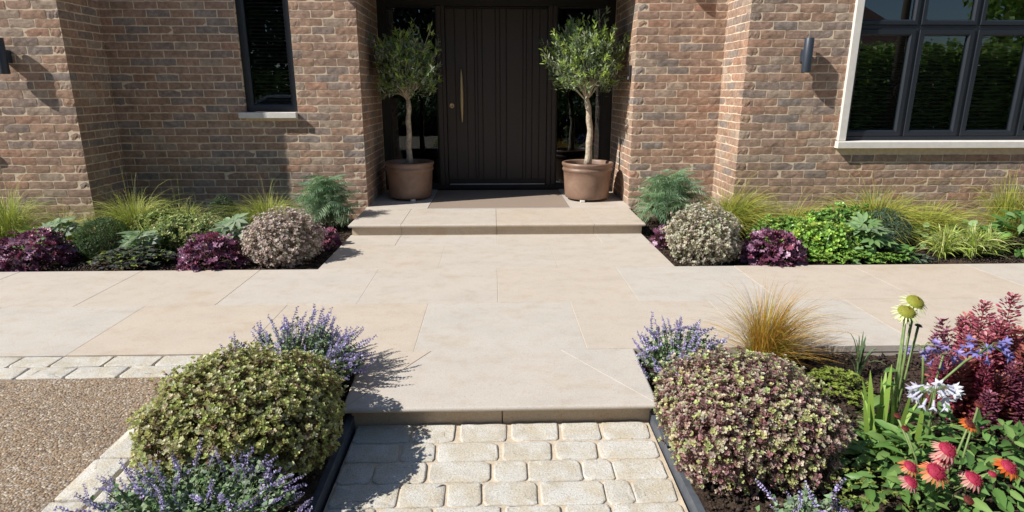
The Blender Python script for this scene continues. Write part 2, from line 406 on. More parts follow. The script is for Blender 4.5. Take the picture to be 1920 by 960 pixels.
# lower step with mitred bullnose coping
step = empty('garden_step', (0, 2.4, -.1), 'single limestone step with rounded front edge above the cobbles', 'step'); step['kind'] = 'structure'
def local(o, par): o.location = tuple(-x for x in par.location); return o
for P, ns in (([(-.655, 2.355), (.705, 2.355), (.336, 2.948), (-.33, 2.948)], [1, 0, 0, 0]), ([(-.655, 2.355), (-.332, 2.948), (-.678, 2.948)], [0, 0, 1]), ([(.705, 2.355), (.728, 2.948), (.338, 2.948)], [1, 0, 0])):
    Pq = [tuple(p) for p in offset_poly(P, [0 if n else .0012 for n in ns])]
    local(inst('coping', slab_mesh('coping', Pq, -.0225, .0008, M_stone, ns), step), step)
for a, b in ((-.625, .026), (.031, .685)):
    local(MB().box((a, 2.403, -.16), (b, 2.43, -.023), .001).done('riser', M_riser, step), step)
local(MB().box((-.622, 2.4302, -.16), (.682, 2.94, -.0233)).done('core', M_grout, step), step)
# porch step
porch = empty('porch_step', (0, 5.6, 0), 'wide limestone porch step with rounded edge under the front door', 'step'); porch['kind'] = 'structure'
def lp(P, ns, nm='coping', z=.108): return local(inst(nm, slab_mesh(nm, P, z-.03, z, M_stone, ns), porch), porch)
g = .0015
lp([(-1.345, 5.545), (-.86-g, 5.545), (-.86-g, 6.32), (-1.345, 6.32)], [1, 0, 0, 1]); lp([(-.86+g, 5.545), (.02-g, 5.545), (.02-g, 6.32), (-.86+g, 6.32)], [1, 0, 0, 0])
lp([(.02+g, 5.545), (.93-g, 5.545), (.93-g, 6.32), (.02+g, 6.32)], [1, 0, 0, 0]); lp([(.93+g, 5.545), (1.41, 5.545), (1.425, 6.32), (.93+g, 6.32)], [1, 1, 0, 0])
for a, b in ((-1.345, -.705), (.812, 1.44)): lp([(a, 6.32+2*g), (b, 6.32+2*g), (b, 7.6), (a, 7.6)], [0]*4, 'slab', .1078)
for a, b in ((-1.315, -.86), (-.858, .022), (.026, .93), (.932, 1.383)):
    local(MB().box((a, 5.578, -.02), (b, 5.61, .0775), .001).done('riser', M_riser, porch), porch)
local(MB().box((-1.312, 5.6102, -.05), (1.38, 7.72, .0772)).done('core', M_grout, porch), porch)
mt = empty('doormat', (.05, 6.9, .1), 'sunken brown coir doormat in front of the dark door', 'doormat')
local(MB().box((-.695, 6.34, .085), (.802, 7.55, .1065)).done('pile', M_mat, mt), mt)
b = MB(); b.box((-.704, 6.325, .085), (.811, 6.3385, .1105)); b.box((-.704, 6.3387, .085), (-.6965, 7.55, .1105)); b.box((.8035, 6.3387, .085), (.811, 7.55, .1105)); local(b.done('rim', M_silver, mt), mt); b = None
# cobbled path
cob = empty('cobbled_path', (0, 2.4, -.1), 'pale granite cobbled path below the step, seen lower centre', 'path'); cob['kind'] = 'structure'
def cz(y): return -.10-.075*(2.4-y)
ROWS = [(2.395, 2.275, [(-.599,-.364),(-.342,-.179),(-.15,.042),(.069,.263),(.286,.444),(.462,.652)]), (2.261, 2.15, [(-.602,-.4),(-.382,-.253),(-.232,.005),(.029,.224),(.248,.41),(.427,.66)]),
 (2.142, 2.026, [(-.603,-.48),(-.468,-.275),(-.255,-.025),(-.004,.115),(.127,.329),(.341,.454),(.464,.658)]), (2.017, 1.9, [(-.601,-.367),(-.352,-.192),(-.176,-.059),(-.044,.148),(.167,.397),(.409,.503),(.515,.663)]),
 (1.892, 1.789, [(-.602,-.435),(-.413,-.231),(-.217,.013),(.036,.225),(.251,.403),(.422,.663)]), (1.777, 1.66, [(-.61,-.42),(-.40,-.17),(-.15,-.02),(0,.23),(.25,.42),(.44,.663)]), (1.648, 1.53, [(-.61,-.48),(-.46,-.25),(-.23,.02),(.04,.21),(.23,.47),(.49,.66)]), (1.518, 1.4, [(-.61,-.40),(-.38,-.22),(-.2,.05),(.07,.27),(.29,.44),(.46,.66)])]
bed = [(-.60, 2.40), (.672, 2.40), (.70, 1.2), (-.64, 1.2)]
local(inst('joint_bed', pymesh('joint_bed', [(x, y, cz(y)-.0052) for x, y in bed]+[(x, y, cz(y)-.12) for x, y in bed], [(0,3,2,1),(0,1,5,4),(1,2,6,5),(2,3,7,6),(3,0,4,7)], M_joint), cob), cob)
def rounded(name, x0, x1, y0, y1, zf, h, m, par, jit=.006, rr=.022, seg=3):
    """a worn stone sett: rounded corners in plan, domed rounded top edge, uneven outline"""
    cx, cy = (x0+x1)/2, (y0+y1)/2; hx, hy = (x1-x0)/2, (y1-y0)/2
    pts = []
    for k, (sx, sy) in enumerate(((1,1),(-1,1),(-1,-1),(1,-1))):
        r = rr*R_.uniform(.6, 1.35); a0 = k*PI/2
        for i in range(seg+1):
            a = a0+PI/2*i/seg; pts.append((sx*(hx-r)+r*math.cos(a), sy*(hy-r)+r*math.sin(a)))
        if k % 2 == 0:
            for f in (.33, .66): pts.append((hx*(1-2*f)*(sx if k == 0 else -1*-1*sx), sy*hy+R_.uniform(-.004, .003)*sy)) if hx > .06 else None
    P = np.array(pts); ang = np.arctan2(P[:, 1]/hy, P[:, 0]/hx); P = P[np.argsort(ang)]
    P += R_.normal(size=P.shape)*jit*.3
    n = len(P); V = []; F = []
    for s, dz in ((1.0, -h), (1.0, -.008), (.99, -.0022), (.962, 0), (.86, .0006), (.5, .0004)):
        q = P*np.array([1-(1-s)*min(1, .06/hx), 1-(1-s)*min(1, .06/hy)]) if s > .6 else P*s
        z = R_.normal(size=n)*.0012 if dz >= -.004 else np.zeros(n)
        V += [(cx+a, cy+b_, zf(cy+b_)+dz+c) for (a, b_), c in zip(q, z)]
    for i in range(5):
        for j in range(n): F.append((i*n+j, i*n+(j+1) % n, (i+1)*n+(j+1) % n, (i+1)*n+j))
    F.append(tuple(5*n+j for j in range(n)))
    return inst(name, pymesh(name, V, F, m, smooth=True), par)
for ya, yb, xs in ROWS:
    for a, b in xs: local(rounded('cobble', a-.004, b+.004, yb-.003, ya+.002, lambda y: cz(y)+R_.uniform(0, .001), .05, M_sett, cob), cob)
# steel edgings beside the cobbles
for (x0, x1, lab) in ((-.612, -.655, 'shaded grey metal edging left of the cobbled path'), (.676, .703, 'sunlit grey metal edging right of the cobbled path')):
    s = -1 if x0 < 0 else 1; t = .026
    V = []
    for y, xx in ((2.44, x0), (1.2, x1 if x0 < 0 else .718)):
        for dx, dz in ((0, -.14), (t, -.14), (t, .044), (0, .044)): V.append((xx+s*dx, y, cz(y)+dz))
    F = [(0,1,5,4),(1,2,6,5),(2,3,7,6),(3,0,4,7),(0,3,2,1),(4,5,6,7)]
    tag(inst('metal_edging', pymesh('metal_edging', V, F, M_steel)), lab, 'edging')
# setts along the driveway
sb = empty('sett_border', (-1.8, 2.9, -.05), 'double row of pale stone setts between path and gravel driveway', 'border'); sb['kind'] = 'structure'
local(MB().box((-9, 2.700, -.15), (-1.21, 2.9485, -.019)).done('joint_bed', M_joint, sb), sb); local(MB().box((-1.478, .6, -.15), (-1.205, 2.6995, -.019)).done('joint_bed', M_joint, sb), sb)
for ys, xs in (((2.829, 2.9465), [-3.7,-3.45,-3.2,-2.92,-2.66,-2.396,-2.195,-1.938,-1.691,-1.47,-1.22]), ((2.704, 2.824), [-3.6,-3.32,-3.06,-2.8,-2.54,-2.271,-2.043,-1.792,-1.55,-1.22])):
    for a, b in zip(xs[:-1], xs[1:]): local(rounded('sett', a+.0045, b-.0045, *ys, lambda y: -.006+R_.uniform(0, .0015), .06, M_sett, sb, .004, .012), sb)
for x0, x1, ys in ((-1.475, -1.345, [2.70, 2.50, 2.27, 2.035, 1.79, 1.55, 1.3, 1.05]), (-1.338, -1.212, [2.70, 2.62, 2.4, 2.14, 1.9, 1.68, 1.42, 1.15])):
    for a, b in zip(ys[:-1], ys[1:]): local(rounded('sett', x0+.003, x1-.003, b+.005, a-.005, lambda y: -.006+R_.uniform(0, .0015), .06, M_sett, sb, .004, .012), sb)

# ------------------------------------------------------------------ HOUSE
house = empty('brick_house', (0, 6.45, 0), 'brown brick house with dark front door and projecting bays', 'house')
def H(o): return local(o, house)
XL, XR = -1.335, 1.437; YA, YB, YBL, YD = 6.45, 5.86, 5.848, 7.63; XBL, XBR = -3.80, 2.335; ZT = 5.2
Z0 = -.135+.018
def mcore(name, boxes):
    b = MB()
    for x in boxes: b.box(*x)
    return H(b.done(name, M_mortar, house))
r = .0032
WL = (-6.02, -4.70, .77, 9); WS = (-2.512, -1.984, 1.03, 9); WR = (3.285, 6.02, .77, 9)
mcore('bay_wall', [((-7, YBL+r, -.3), (XBL-r, YBL+.3, .77)), ((-4.70, YBL+r, .7702), (XBL-r, YBL+.3, ZT)), ((-7, YBL+r, .7702), (-6.02, YBL+.3, ZT)), ((-6.0198, YBL+r, 2.63), (-4.7002, YBL+.3, ZT)), ((XBL-.3, YBL+.3002, -.3), (XBL-r, YA+.3, ZT))])
mcore('recessed_wall', [((XBL-.01, YA+r, -.3), (XL-r, YA+.28, 1.03)), ((XBL-.01, YA+r, 1.0302), (-2.512, YA+.28, ZT)), ((-1.984, YA+r, 1.0302), (XL-r, YA+.28, ZT)), ((-2.5118, YA+r, 2.615), (-1.9842, YA+.28, ZT)), ((XL-.3, YA+.2802, -.3), (XL-r, YD+.25, ZT))])
mcore('porch_wall', [((XR+r, YA+r, -.3), (XBR+.3, YA+.28, ZT)), ((XR+r, YA+.2802, -.3), (XR+.3, YD+.25, ZT))])
mcore('bay_wall', [((XBR+r, YB+r, -.3), (7, YB+.3, .77)), ((XBR+r, YB+r, .7702), (3.285, YB+.3, ZT)), ((6.02, YB+r, .7702), (7, YB+.3, ZT)), ((3.2852, YB+r, 2.63), (6.0198, YB+.3, ZT)), ((XBR+r, YB+.3002, -.3), (XBR+.3, YA+r-.001, ZT))])
H(MB().box((XL-.0001, YA+.02, 2.46), (XR+.0001, YD+.3, ZT-.003)).done('porch_ceiling', M_doorframe, house))
H(MB().box((XL-.02, YD+.14, -.1), (XR+.02, YD+.2, .16)).done('sole_plate', M_doorframe, house))
# bricks: every course, with corner bonding
SPEC = []
def wall_bricks(p0, t, n, L, corner, holes=(), z1=2.72):
    """courses running from an outer corner p0 along t; corner: 'own' walls carry the corner brick, 'return' walls start behind it"""
    k = 0; z = Z0
    while z+.065 < z1:
        par = k % 2
        if corner == 'own':
            spans = [(0, .215, .1025)] if par == 0 else [(0, .1025, .215)]
            s = .225 if par == 0 else .1125
        else: spans = []; s = .1125 if par == 0 else .225
        while s < L-.02:
            e = min(s+.215, L); spans.append((s, e, .1025)); s = e+.01
        out = []
        for a, b, d in spans:
            seg = [(a, b)]
            for (h0, h1, hz0, hz1) in holes:
                if z+.065 > hz0+.004 and z < hz1:
                    ns = []
                    for (u, v) in seg:
                        if v <= h0 or u >= h1: ns.append((u, v))
                        else:
                            if u < h0: ns.append((u, h0))
                            if v > h1: ns.append((h1, v))
                    seg = ns
            for u, v in seg:
                if v-u > .02: out.append((u, v, d))
        for u, v, d in out:
            c = np.array(p0)+np.array(t)*(u+v)/2
            SPEC.append((c[0], c[1], z+.0325, v-u, d, n))
        z += .0752; k += 1
hole = lambda W, x0, sg: (min(sg*(W[0]-x0), sg*(W[1]-x0)), max(sg*(W[0]-x0), sg*(W[1]-x0)), W[2], W[3])
wall_bricks((XBL, YBL), (-1, 0), (0, -1), 2.9, 'own', [hole(WL, XBL, -1)])
wall_bricks((XBL, YBL), (0, 1), (1, 0), YA-YBL, 'return')
wall_bricks((XL, YA), (-1, 0), (0, -1), XL-XBL, 'own', [hole(WS, XL, -1)])
wall_bricks((XL, YA), (0, 1), (1, 0), 1.14, 'return')
wall_bricks((XR, YA), (1, 0), (0, -1), XBR-XR, 'own')
wall_bricks((XR, YA), (0, 1), (-1, 0), 1.14, 'return')
wall_bricks((XBR, YB), (1, 0), (0, -1), 4.2, 'own', [hole(WR, XBR, 1)])
wall_bricks((XBR, YB), (0, 1), (-1, 0), YA-YB, 'return')
def brick_geo():
    nx, nz = 6, 3; V = []; idx = {}
    Lx, D, Hh = .215, .1025, .065
    bow = R_.uniform(-.0015, .0015, 2)
    for l in range(2):
        for k in range(nz):
            for i in range(nx):
                if l == 1 and 0 < i < nx-1 and 0 < k < nz-1: continue
                x = (i/(nx-1)-.5)*Lx; zz = (k/(nz-1)-.5)*Hh; y = 0 if l == 0 else D
                edge = (i in (0, nx-1)) or (k in (0, nz-1))
                if l == 0:
                    y = R_.normal()*.0007+(.0010 if edge else -.0004)
                    if i in (0, nx-1) and k in (0, nz-1): y += .001
                x += R_.normal()*.0012; zz += R_.normal()*.0016+bow[0]*math.sin(x*20)
                idx[(l, k, i)] = len(V); V.append((x, y, zz))
    F = []
    for k in range(nz-1):
        for i in range(nx-1): F.append((idx[0,k,i], idx[0,k,i+1], idx[0,k+1,i+1], idx[0,k+1,i]))
    for i in range(nx-1):
        F.append((idx[0,0,i], idx[1,0,i], idx[1,0,i+1], idx[0,0,i+1])); F.append((idx[0,nz-1,i], idx[0,nz-1,i+1], idx[1,nz-1,i+1], idx[1,nz-1,i]))
    for k in range(nz-1):
        F.append((idx[0,k,0], idx[0,k+1,0], idx[1,k+1,0], idx[1,k,0])); F.append((idx[0,k,nx-1], idx[1,k,nx-1], idx[1,k+1,nx-1], idx[0,k+1,nx-1]))
    return V, F
GEO = [brick_geo() for _ in range(10)]; BM = {}
Fv = np.array(co.rotation_euler.to_matrix())
def screen(P):
    q = (np.array(P)-[0, 0, CAM_H])@Fv; return q[0]/-q[2]*1149, q[1]/-q[2]*1149, -q[2]
def seen_area(sp):
    x, y, z, L, d, n = sp; u, v, w_ = screen((x, y, z))
    if w_ < .1 or abs(u) > 955 or abs(v) > 475: return 0
    to = np.array([-x, -y]); c = (to@np.array(n))/np.linalg.norm(to)
    return max(0, c)*L/w_**2
CH = R_.choice(len(BR), len(SPEC), p=BRP)
order = sorted(range(len(SPEC)), key=lambda i: -seen_area(SPEC[i])); top = set(order[:300])
bigV = []; bigF = []; bigM = []; nb = 0
for i, (x, y, z, L, d, n) in enumerate(SPEC):
    gi = int(R_.integers(len(GEO))); rz = math.atan2(n[0], -n[1])+R_.normal()*.004
    M = Matrix.Translation((x-n[0]*0+n[0]*R_.uniform(-.0015, .0015), y+n[1]*R_.uniform(-.0015, .0015), z)) @ Matrix.Rotation(rz, 4, 'Z') @ Matrix.Rotation(R_.normal()*.006, 4, 'Y') @ Matrix.Diagonal((L/.215*(1 if R_.random() < .5 else 1), d/.1025, 1, 1))
    if i in top:
        key = (gi, int(CH[i]))
        if key not in BM: BM[key] = pymesh('brick', *GEO[gi], BRM[key[1]])
        o = inst('brick', BM[key], house, M=Matrix.Translation((0, -6.45, 0)) @ M)
    else:
        A = np.array(M); V = np.array(GEO[gi][0])@A[:3, :3].T+A[:3, 3]
        bigV.append(V); bigF += [tuple(q+nb for q in f) for f in GEO[gi][1]]; bigM += [int(CH[i])]*len(GEO[gi][1]); nb += len(V)
bw = H(inst('brickwork', pymesh('brickwork', np.concatenate(bigV), bigF, BRM, bigM), house)); bw['kind'] = 'stuff'

# windows: mitred frames in planes y = const, facing -y
def rect_frame(b, x0, x1, z0, z1, w_, yf, dep, bead=.012):
    prof = [(0, dep), (0, .003), (.003, 0), (w_-bead-.002, 0), (w_-bead, .002), (w_-.002, .011), (w_, .013), (w_, dep)]
    V = []; F = []
    for d, y in prof: V += [(x0+d, yf+y, z0+d), (x1-d, yf+y, z0+d), (x1-d, yf+y, z1-d), (x0+d, yf+y, z1-d)]
    for i in range(len(prof)-1):
        for j in range(4): F.append((i*4+j, i*4+(j+1) % 4, (i+1)*4+(j+1) % 4, (i+1)*4+j))
    b.add(V, F); return b
def pane(par, x0, x1, z0, z1, y): return H(inst('pane', pymesh('pane', [(x0,y,z0),(x1,y,z0),(x1,y,z1),(x0,y,z1)], [(0,1,2,3)], M_glass), par)) if False else inst('pane', pymesh('pane', [(x0,y,z0),(x1,y,z0),(x1,y,z1),(x0,y,z1)], [(0,1,2,3)], M_glass), par)
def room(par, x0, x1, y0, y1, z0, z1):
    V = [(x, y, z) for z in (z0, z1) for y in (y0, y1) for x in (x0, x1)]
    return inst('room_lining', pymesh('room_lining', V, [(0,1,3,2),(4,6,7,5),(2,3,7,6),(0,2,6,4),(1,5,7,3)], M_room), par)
def blind(par, x0, x1, z0, z1, y):
    b = MB(); z = z0
    while z < z1: 
        b.add([(x0, y, z), (x1, y, z), (x1, y+.022, z+.014), (x0, y+.022, z+.014)], [(0,1,2,3)]); z += .036
    o = b.done('blind', M_blind, par); o['kind'] = 'stuff'; return o
def big_window(x0, cols, x1, ywall, sillx, label):
    wd = bpy.data.objects.new('window', None); C.objects.link(wd); wd.parent = house; wd.location = (0, -6.45, 0)
    yf = ywall+.055; zt = 2.62
    MB().box((x0, ywall-.03, .836), (x0+.072, ywall+.15, zt), .004).done('jamb', M_sill, wd); MB().box((x1-.072, ywall-.03, .836), (x1, ywall+.15, zt), .004).done('jamb', M_sill, wd)
    b = MB(); V = [(sillx[0], ywall-.062, .77), (sillx[1], ywall-.062, .77), (sillx[1], ywall-.062, .826), (sillx[0], ywall-.062, .826), (sillx[0], ywall-.054, .832), (sillx[1], ywall-.054, .832), (sillx[0], ywall+.14, .8355), (sillx[1], ywall+.14, .8355), (sillx[0], ywall+.14, .77), (sillx[1], ywall+.14, .77)]
    b.add(V, [(0,1,2,3),(3,2,5,4),(4,5,7,6),(0,8,9,1),(0,3,4,6,8),(1,9,7,5,2)]); b.done('sill', M_sill, wd)
    a, e = x0+.074, x1-.074
    b = MB(); b.box((a, yf-.012, .838), (e, yf+.07, .872), .003)
    b.done('frame', M_frame, wd)
    xs = [a]+cols+[e]
    for m in cols: MB().box((m-.014, yf+.004, .8725), (m+.014, yf+.07, zt), .002).done('mullion', M_frame, wd)
    b = MB()
    for p, q in zip(xs[:-1], xs[1:]): b.box((p+(.0145 if p != a else 0), yf+.004, 1.848), (q-(.0145 if q != e else 0), yf+.07, 1.884), .002)
    b.done('transom', M_frame, wd)
    for p, q in zip(xs[:-1], xs[1:]):
        l, h = p+(.017 if p != a else .004), q-(.017 if q != e else .004)
        rect_frame(MB(), l, h, .874, 1.846, .056, yf-.008, .06).done('sash', M_frame, wd); pane(wd, l+.05, h-.05, .925, 1.795, yf+.02)
        rect_frame(MB(), l, h, 1.886, 2.618, .046, yf-.008, .06).done('sash', M_frame, wd); pane(wd, l+.04, h-.04, 1.925, 2.58, yf+.02)
    blind(wd, a+.05, e-.05, .93, 1.80, yf+.10)
    room(wd, a, e, yf+.075, yf+1.6, .872, zt)
    # inner casement handle
    b = MB(); hx = cols[0]-.06; b.box((hx-.012, yf+.062, 1.30), (hx+.012, yf+.075, 1.37), .003); b.tube([(hx, yf+.08, 1.355), (hx-.012, yf+.095, 1.33), (hx-.02, yf+.097, 1.24)], .008, 6); b.done('window_handle', M_silver, wd)
    if label: wd['label'] = label
    return wd
big_window(3.285, [3.942, 4.50, 5.066, 5.55], 6.02, YB, (3.272, 6.03), 'wide casement window in pale stone surround beside the right wall light')
big_window(-6.02, [-5.55, -5.13], -4.70, YBL, (-6.03, -4.688), None)
wd = bpy.data.objects.new('window', None); C.objects.link(wd); wd.parent = house; wd.location = (0, -6.45, 0); wd['label'] = 'narrow dark framed window between the left bay and the porch'
rect_frame(MB(), -2.510, -1.986, 1.090, 2.60, .072, YA+.045, .07, .016).done('frame', M_frame, wd)
pane(wd, -2.445, -2.05, 1.155, 2.535, YA+.075); room(wd, -2.505, -1.99, YA+.12, YA+1.4, 1.09, 2.6)
blind(wd, -2.44, -2.055, 1.16, 2.5, YA+.14)
s0, s1 = -2.562, -1.988
MB().box((s0, YA-.058, 1.028), (s1, YA+.11, 1.086), .004).done('sill', M_sill, wd)

# front door
dr = bpy.data.objects.new('door', None); C.objects.link(dr); dr.parent = house; dr.location = (0, -6.45, 0); dr['label'] = 'very dark brown boarded front door with glazed side panels'
zf = .109
b = MB(); b.box((XL-.004, YD-.02, zf), (-1.245, YD+.10, 2.4585), .003); b.box((1.322, YD-.02, zf), (XR+.004, YD+.10, 2.4585), .003); b.box((-1.2448, YD-.02, 2.245), (1.3218, YD+.10, 2.4585), .003)
b.box((-1.2448, YD-.018, zf), (1.3218, YD+.10, .162), .003); b.done('frame', M_doorframe, dr)
for a, e in ((-.66, -.605), (-.603, -.562), (.652, .706), (.708, .757)): MB().box((a, YD-(.03 if abs(a) > .6 and a < -.62 or a > .7 else .014), .1625), (e, YD+.08, 2.2445), .003).done('door_post', M_door, dr)
for a, e in ((-1.2448, -.6605), (.7575, 1.3218)):
    rect_frame(MB(), a, e, .163, 2.2445, .022, YD-.005, .05, .008).done('side_frame', M_doorframe, dr); pane(dr, a+.018, e-.018, .18, 2.23, YD+.012)
gx = [-.556, -.449, -.314, -.22, -.185, -.127, .03, .083, .159, .357, .397, .468, .554, .647]
for a, e in zip(gx[:-1], gx[1:]): MB().box((a+.0035, YD-.002, .232), (e-.0035, YD+.03, 2.215), .0025).done('board', M_door, dr)
MB().box((-.558, YD+.012, .165), (.649, YD+.05, 2.24)).done('door_leaf', M_doorframe, dr)
MB().box((-.556, YD-.004, .1905), (.647, YD+.0115, .231), .003).done('bottom_rail', M_doorframe, dr)
MB().box((-.545, YD-.012, .166), (.636, YD+.0115, .1735), .001).done('weather_strip', M_silver, dr)
b = MB(); zs = np.linspace(.925, 1.54, 15); hp = [(-.376, YD-.055, z) for z in zs]; rs = .007+.0145*np.sin(np.clip((zs-.925)/.615, 0, 1)*PI)**.8
b.tube(hp, rs, 10)
for z in (1.06, 1.40): b.tube([(-.376, YD-.055, z), (-.376, YD, z)], .007, 8)
b.done('handle', M_brass, dr)
b = MB(); V = []
for (rr, yy) in ((.031, 0), (.031, -.008), (.026, -.012), (.014, -.012), (.013, -.009), (.0, -.009)): V.append((rr, yy))
n = 20; VV = [(-.50+rr*math.cos(2*PI*j/n), YD-.002+yy, 1.122+rr*math.sin(2*PI*j/n)) for rr, yy in V for j in range(n)]
b.add(VV, [(i*n+j, i*n+(j+1) % n, (i+1)*n+(j+1) % n, (i+1)*n+j) for i in range(len(V)-1) for j in range(n)], True); b.done('lock', M_brass, dr)
room(dr, -1.24, 1.317, YD+.10, YD+3.5, zf, 2.4)

# wall lights, door bell
def wall_light(x, y, zb, label, group='tube wall lights on the brickwork'):
    t = empty('wall_light', (x, y, zb+.15), label, 'wall light', group)
    b = MB(); b.lathe([(.0, -.147), (.036, -.147), (.040, -.149), (.041, -.145), (.041, .148), (.039, .151), (.033, .150), (.033, .135), (0, .135)], (0, -.085, 0), 32); b.done('body', M_lamp, t)
    MB().box((-.03, -.05, -.055), (.03, -.001, .055), .003).done('bracket', M_lamp, t)
    return t
wall_light(2.862, YB, 1.458, 'slate grey tube wall light beside the wide casement window')
wall_light(-4.30, YBL, 1.44, 'dark tube wall light on the left bay, cut by the photo edge')
wall_light(1.86, YA, 2.33, 'tube wall light high on the brick pier right of the porch')
wall_light(-1.565, YA, 2.33, 'tube wall light high on the brick pier left of the porch')
db = empty('doorbell', (XR, 6.63, 1.47), 'small black doorbell on the right side wall of the porch', 'doorbell')
MB().box((-.024, -.045, -.082), (-.001, .045, .082), .006).done('case', M_doorframe, db); MB().box((-.027, -.016, -.06), (-.0242, .016, -.028), .001).done('button', M_silver, db)

# ------------------------------------------------------------------ POTS AND OLIVES
def pot(x, y, r, label, seed):
    t = empty('plant_pot', (x, y, .108), label, 'pot', 'terracotta pots beside the front door'); h = .42
    prof = [(0, .022), (r*.80, .022), (r*.845, .03), (r*.87, .06), (r*.90, .16), (r*.925, .27), (r*.935, h-.105), (r*.955, h-.098), (r*.985, h-.085), (r*.985, h-.07), (r*.955, h-.06), (r*.955, h-.05), (r*.99, h-.036), (r*1.01, h-.02), (r*1.0, h-.004), (r*.97, h), (r*.90, h-.002), (r*.875, h-.015), (r*.86, h-.10), (r*.86, h-.12)]
    MB().lathe(prof, n=56).done('bowl', M_pot, t)
    for k in range(3):
        a = -PI/2+seed+k*2*PI/3; MB().box((r*.78*math.cos(a)-.025, r*.78*math.sin(a)-.03, 0), (r*.78*math.cos(a)+.025, r*.78*math.sin(a)+.03, .0225), .004).done('pot_foot', M_sill, t)
    n = 32; V = [(0, 0, h-.035)]+[(r*.867*math.cos(2*PI*j/n), r*.867*math.sin(2*PI*j/n), h-.05) for j in range(n)]
    inst('soil', pymesh('soil', V, [(0, 1+j, 1+(j+1) % n) for j in range(n)], M_soil), t)
    return t
pot(-.952, 6.985, .275, 'shaded terracotta pot holding the left olive tree', .25)
pot(1.052, 6.875, .285, 'sunlit terracotta pot holding the right olive tree', -.35)
def olive(x, y, label, trunk, rt, c, rad, nb, seed, top_open):
    t = empty('olive_tree', (x, y, .495), label, 'olive tree', 'standard olive trees in pots')
    P = np.array(trunk); b = MB()
    s = np.linspace(0, 1, 14); px = [np.interp(s, np.linspace(0, 1, len(P)), P[:, k]) for k in range(3)]
    path_ = np.stack(px, 1)+np.stack([.005*np.sin(s*17), .004*np.cos(s*13), 0*s], 1)
    b.tube(path_, rt*(1.12-.28*s+.06*np.sin(s*23)+.25*np.exp(-s*14)), 12); b.done('trunk', M_bark, t)
    topp = path_[-1]; br = MB(); lm = LM(); c = np.array(c)
    pal_old = [(.24,.32,.14,4),(.34,.40,.24,3),(.18,.25,.095,3),(.48,.52,.39,2.4)]; pal_new = [(.36,.49,.10,3),(.46,.58,.15,2)]
    T = T_long(.21, .08, .03)
    for i in range(nb):
        d = nrm(R_.normal(size=3)+np.array([0, -.12, .10])); 
        if d[2] < -.62: d[2] *= -.5; d = nrm(d)
        ext = rad*R_.uniform(.30, 1.0)**.7*(1+(R_.uniform(.10, .38) if R_.random() < .16 else 0)); tip = c+d*ext
        mid = topp*.45+tip*.55+np.array([0, 0, .02])+R_.normal(size=3)*.03
        st = topp+np.array([0, 0, -.03+.10*R_.random()])
        u = np.linspace(0, 1, 10)[:, None]; cur = (1-u)**2*st+2*u*(1-u)*mid+u*u*tip
        if i < 46: br.tube(cur, np.linspace(.010, .002, 10), 5, False)
        n = int(R_.integers(34, 52)); u = R_.uniform(.40, 1.0, n)**.7; u = np.clip(u, 0, 1)[:, None]
        p = (1-u)**2*st+2*u*(1-u)*mid+u*u*tip; tan = nrm(2*(1-u)*(mid-st)+2*u*(tip-mid))
        # side shoots
        off = nrm(np.cross(tan, rdir(n)))*np.abs(R_.normal(size=(n, 1)))*.045*(u < .92); p = p+off
        dirs = nrm(tan*R_.uniform(.3, 1.1, (n, 1))+rdir(n)*.75+np.array([0, 0, .15]))
        young = (u[:, 0] > .86) & (R_.random() < .55)
        col = np.where(young[:, None], pick(pal_new, n), pick(pal_old, n))
        lm.add(T, frames(dirs, nrm(np.array([0, -.2, 1.])+rdir(n)*.7)), p, col, R_.uniform(.040, .072, n))
    br.done('branch', M_bark, t); lm.done('foliage', M_leaf, t, 'stuff'); return t
olive(-.952, 6.985, 'olive tree left of the door, upper crown in shade', [(0,0,0), (.004,0,.25), (.012,0,.5), (.02,.0,.70)], .030, (.035, 0, 1.04), np.array([.375, .35, .42]), 200, 1, 0)
olive(1.052, 6.875, 'fuller olive tree right of the door in sun', [(0.0,0,0), (.012,0,.2), (.014,0,.40), (-.004,0,.55), (-.03,.0,.72)], .034, (-.055, 0, 1.13), np.array([.45, .39, .46]), 310, 2, 0)

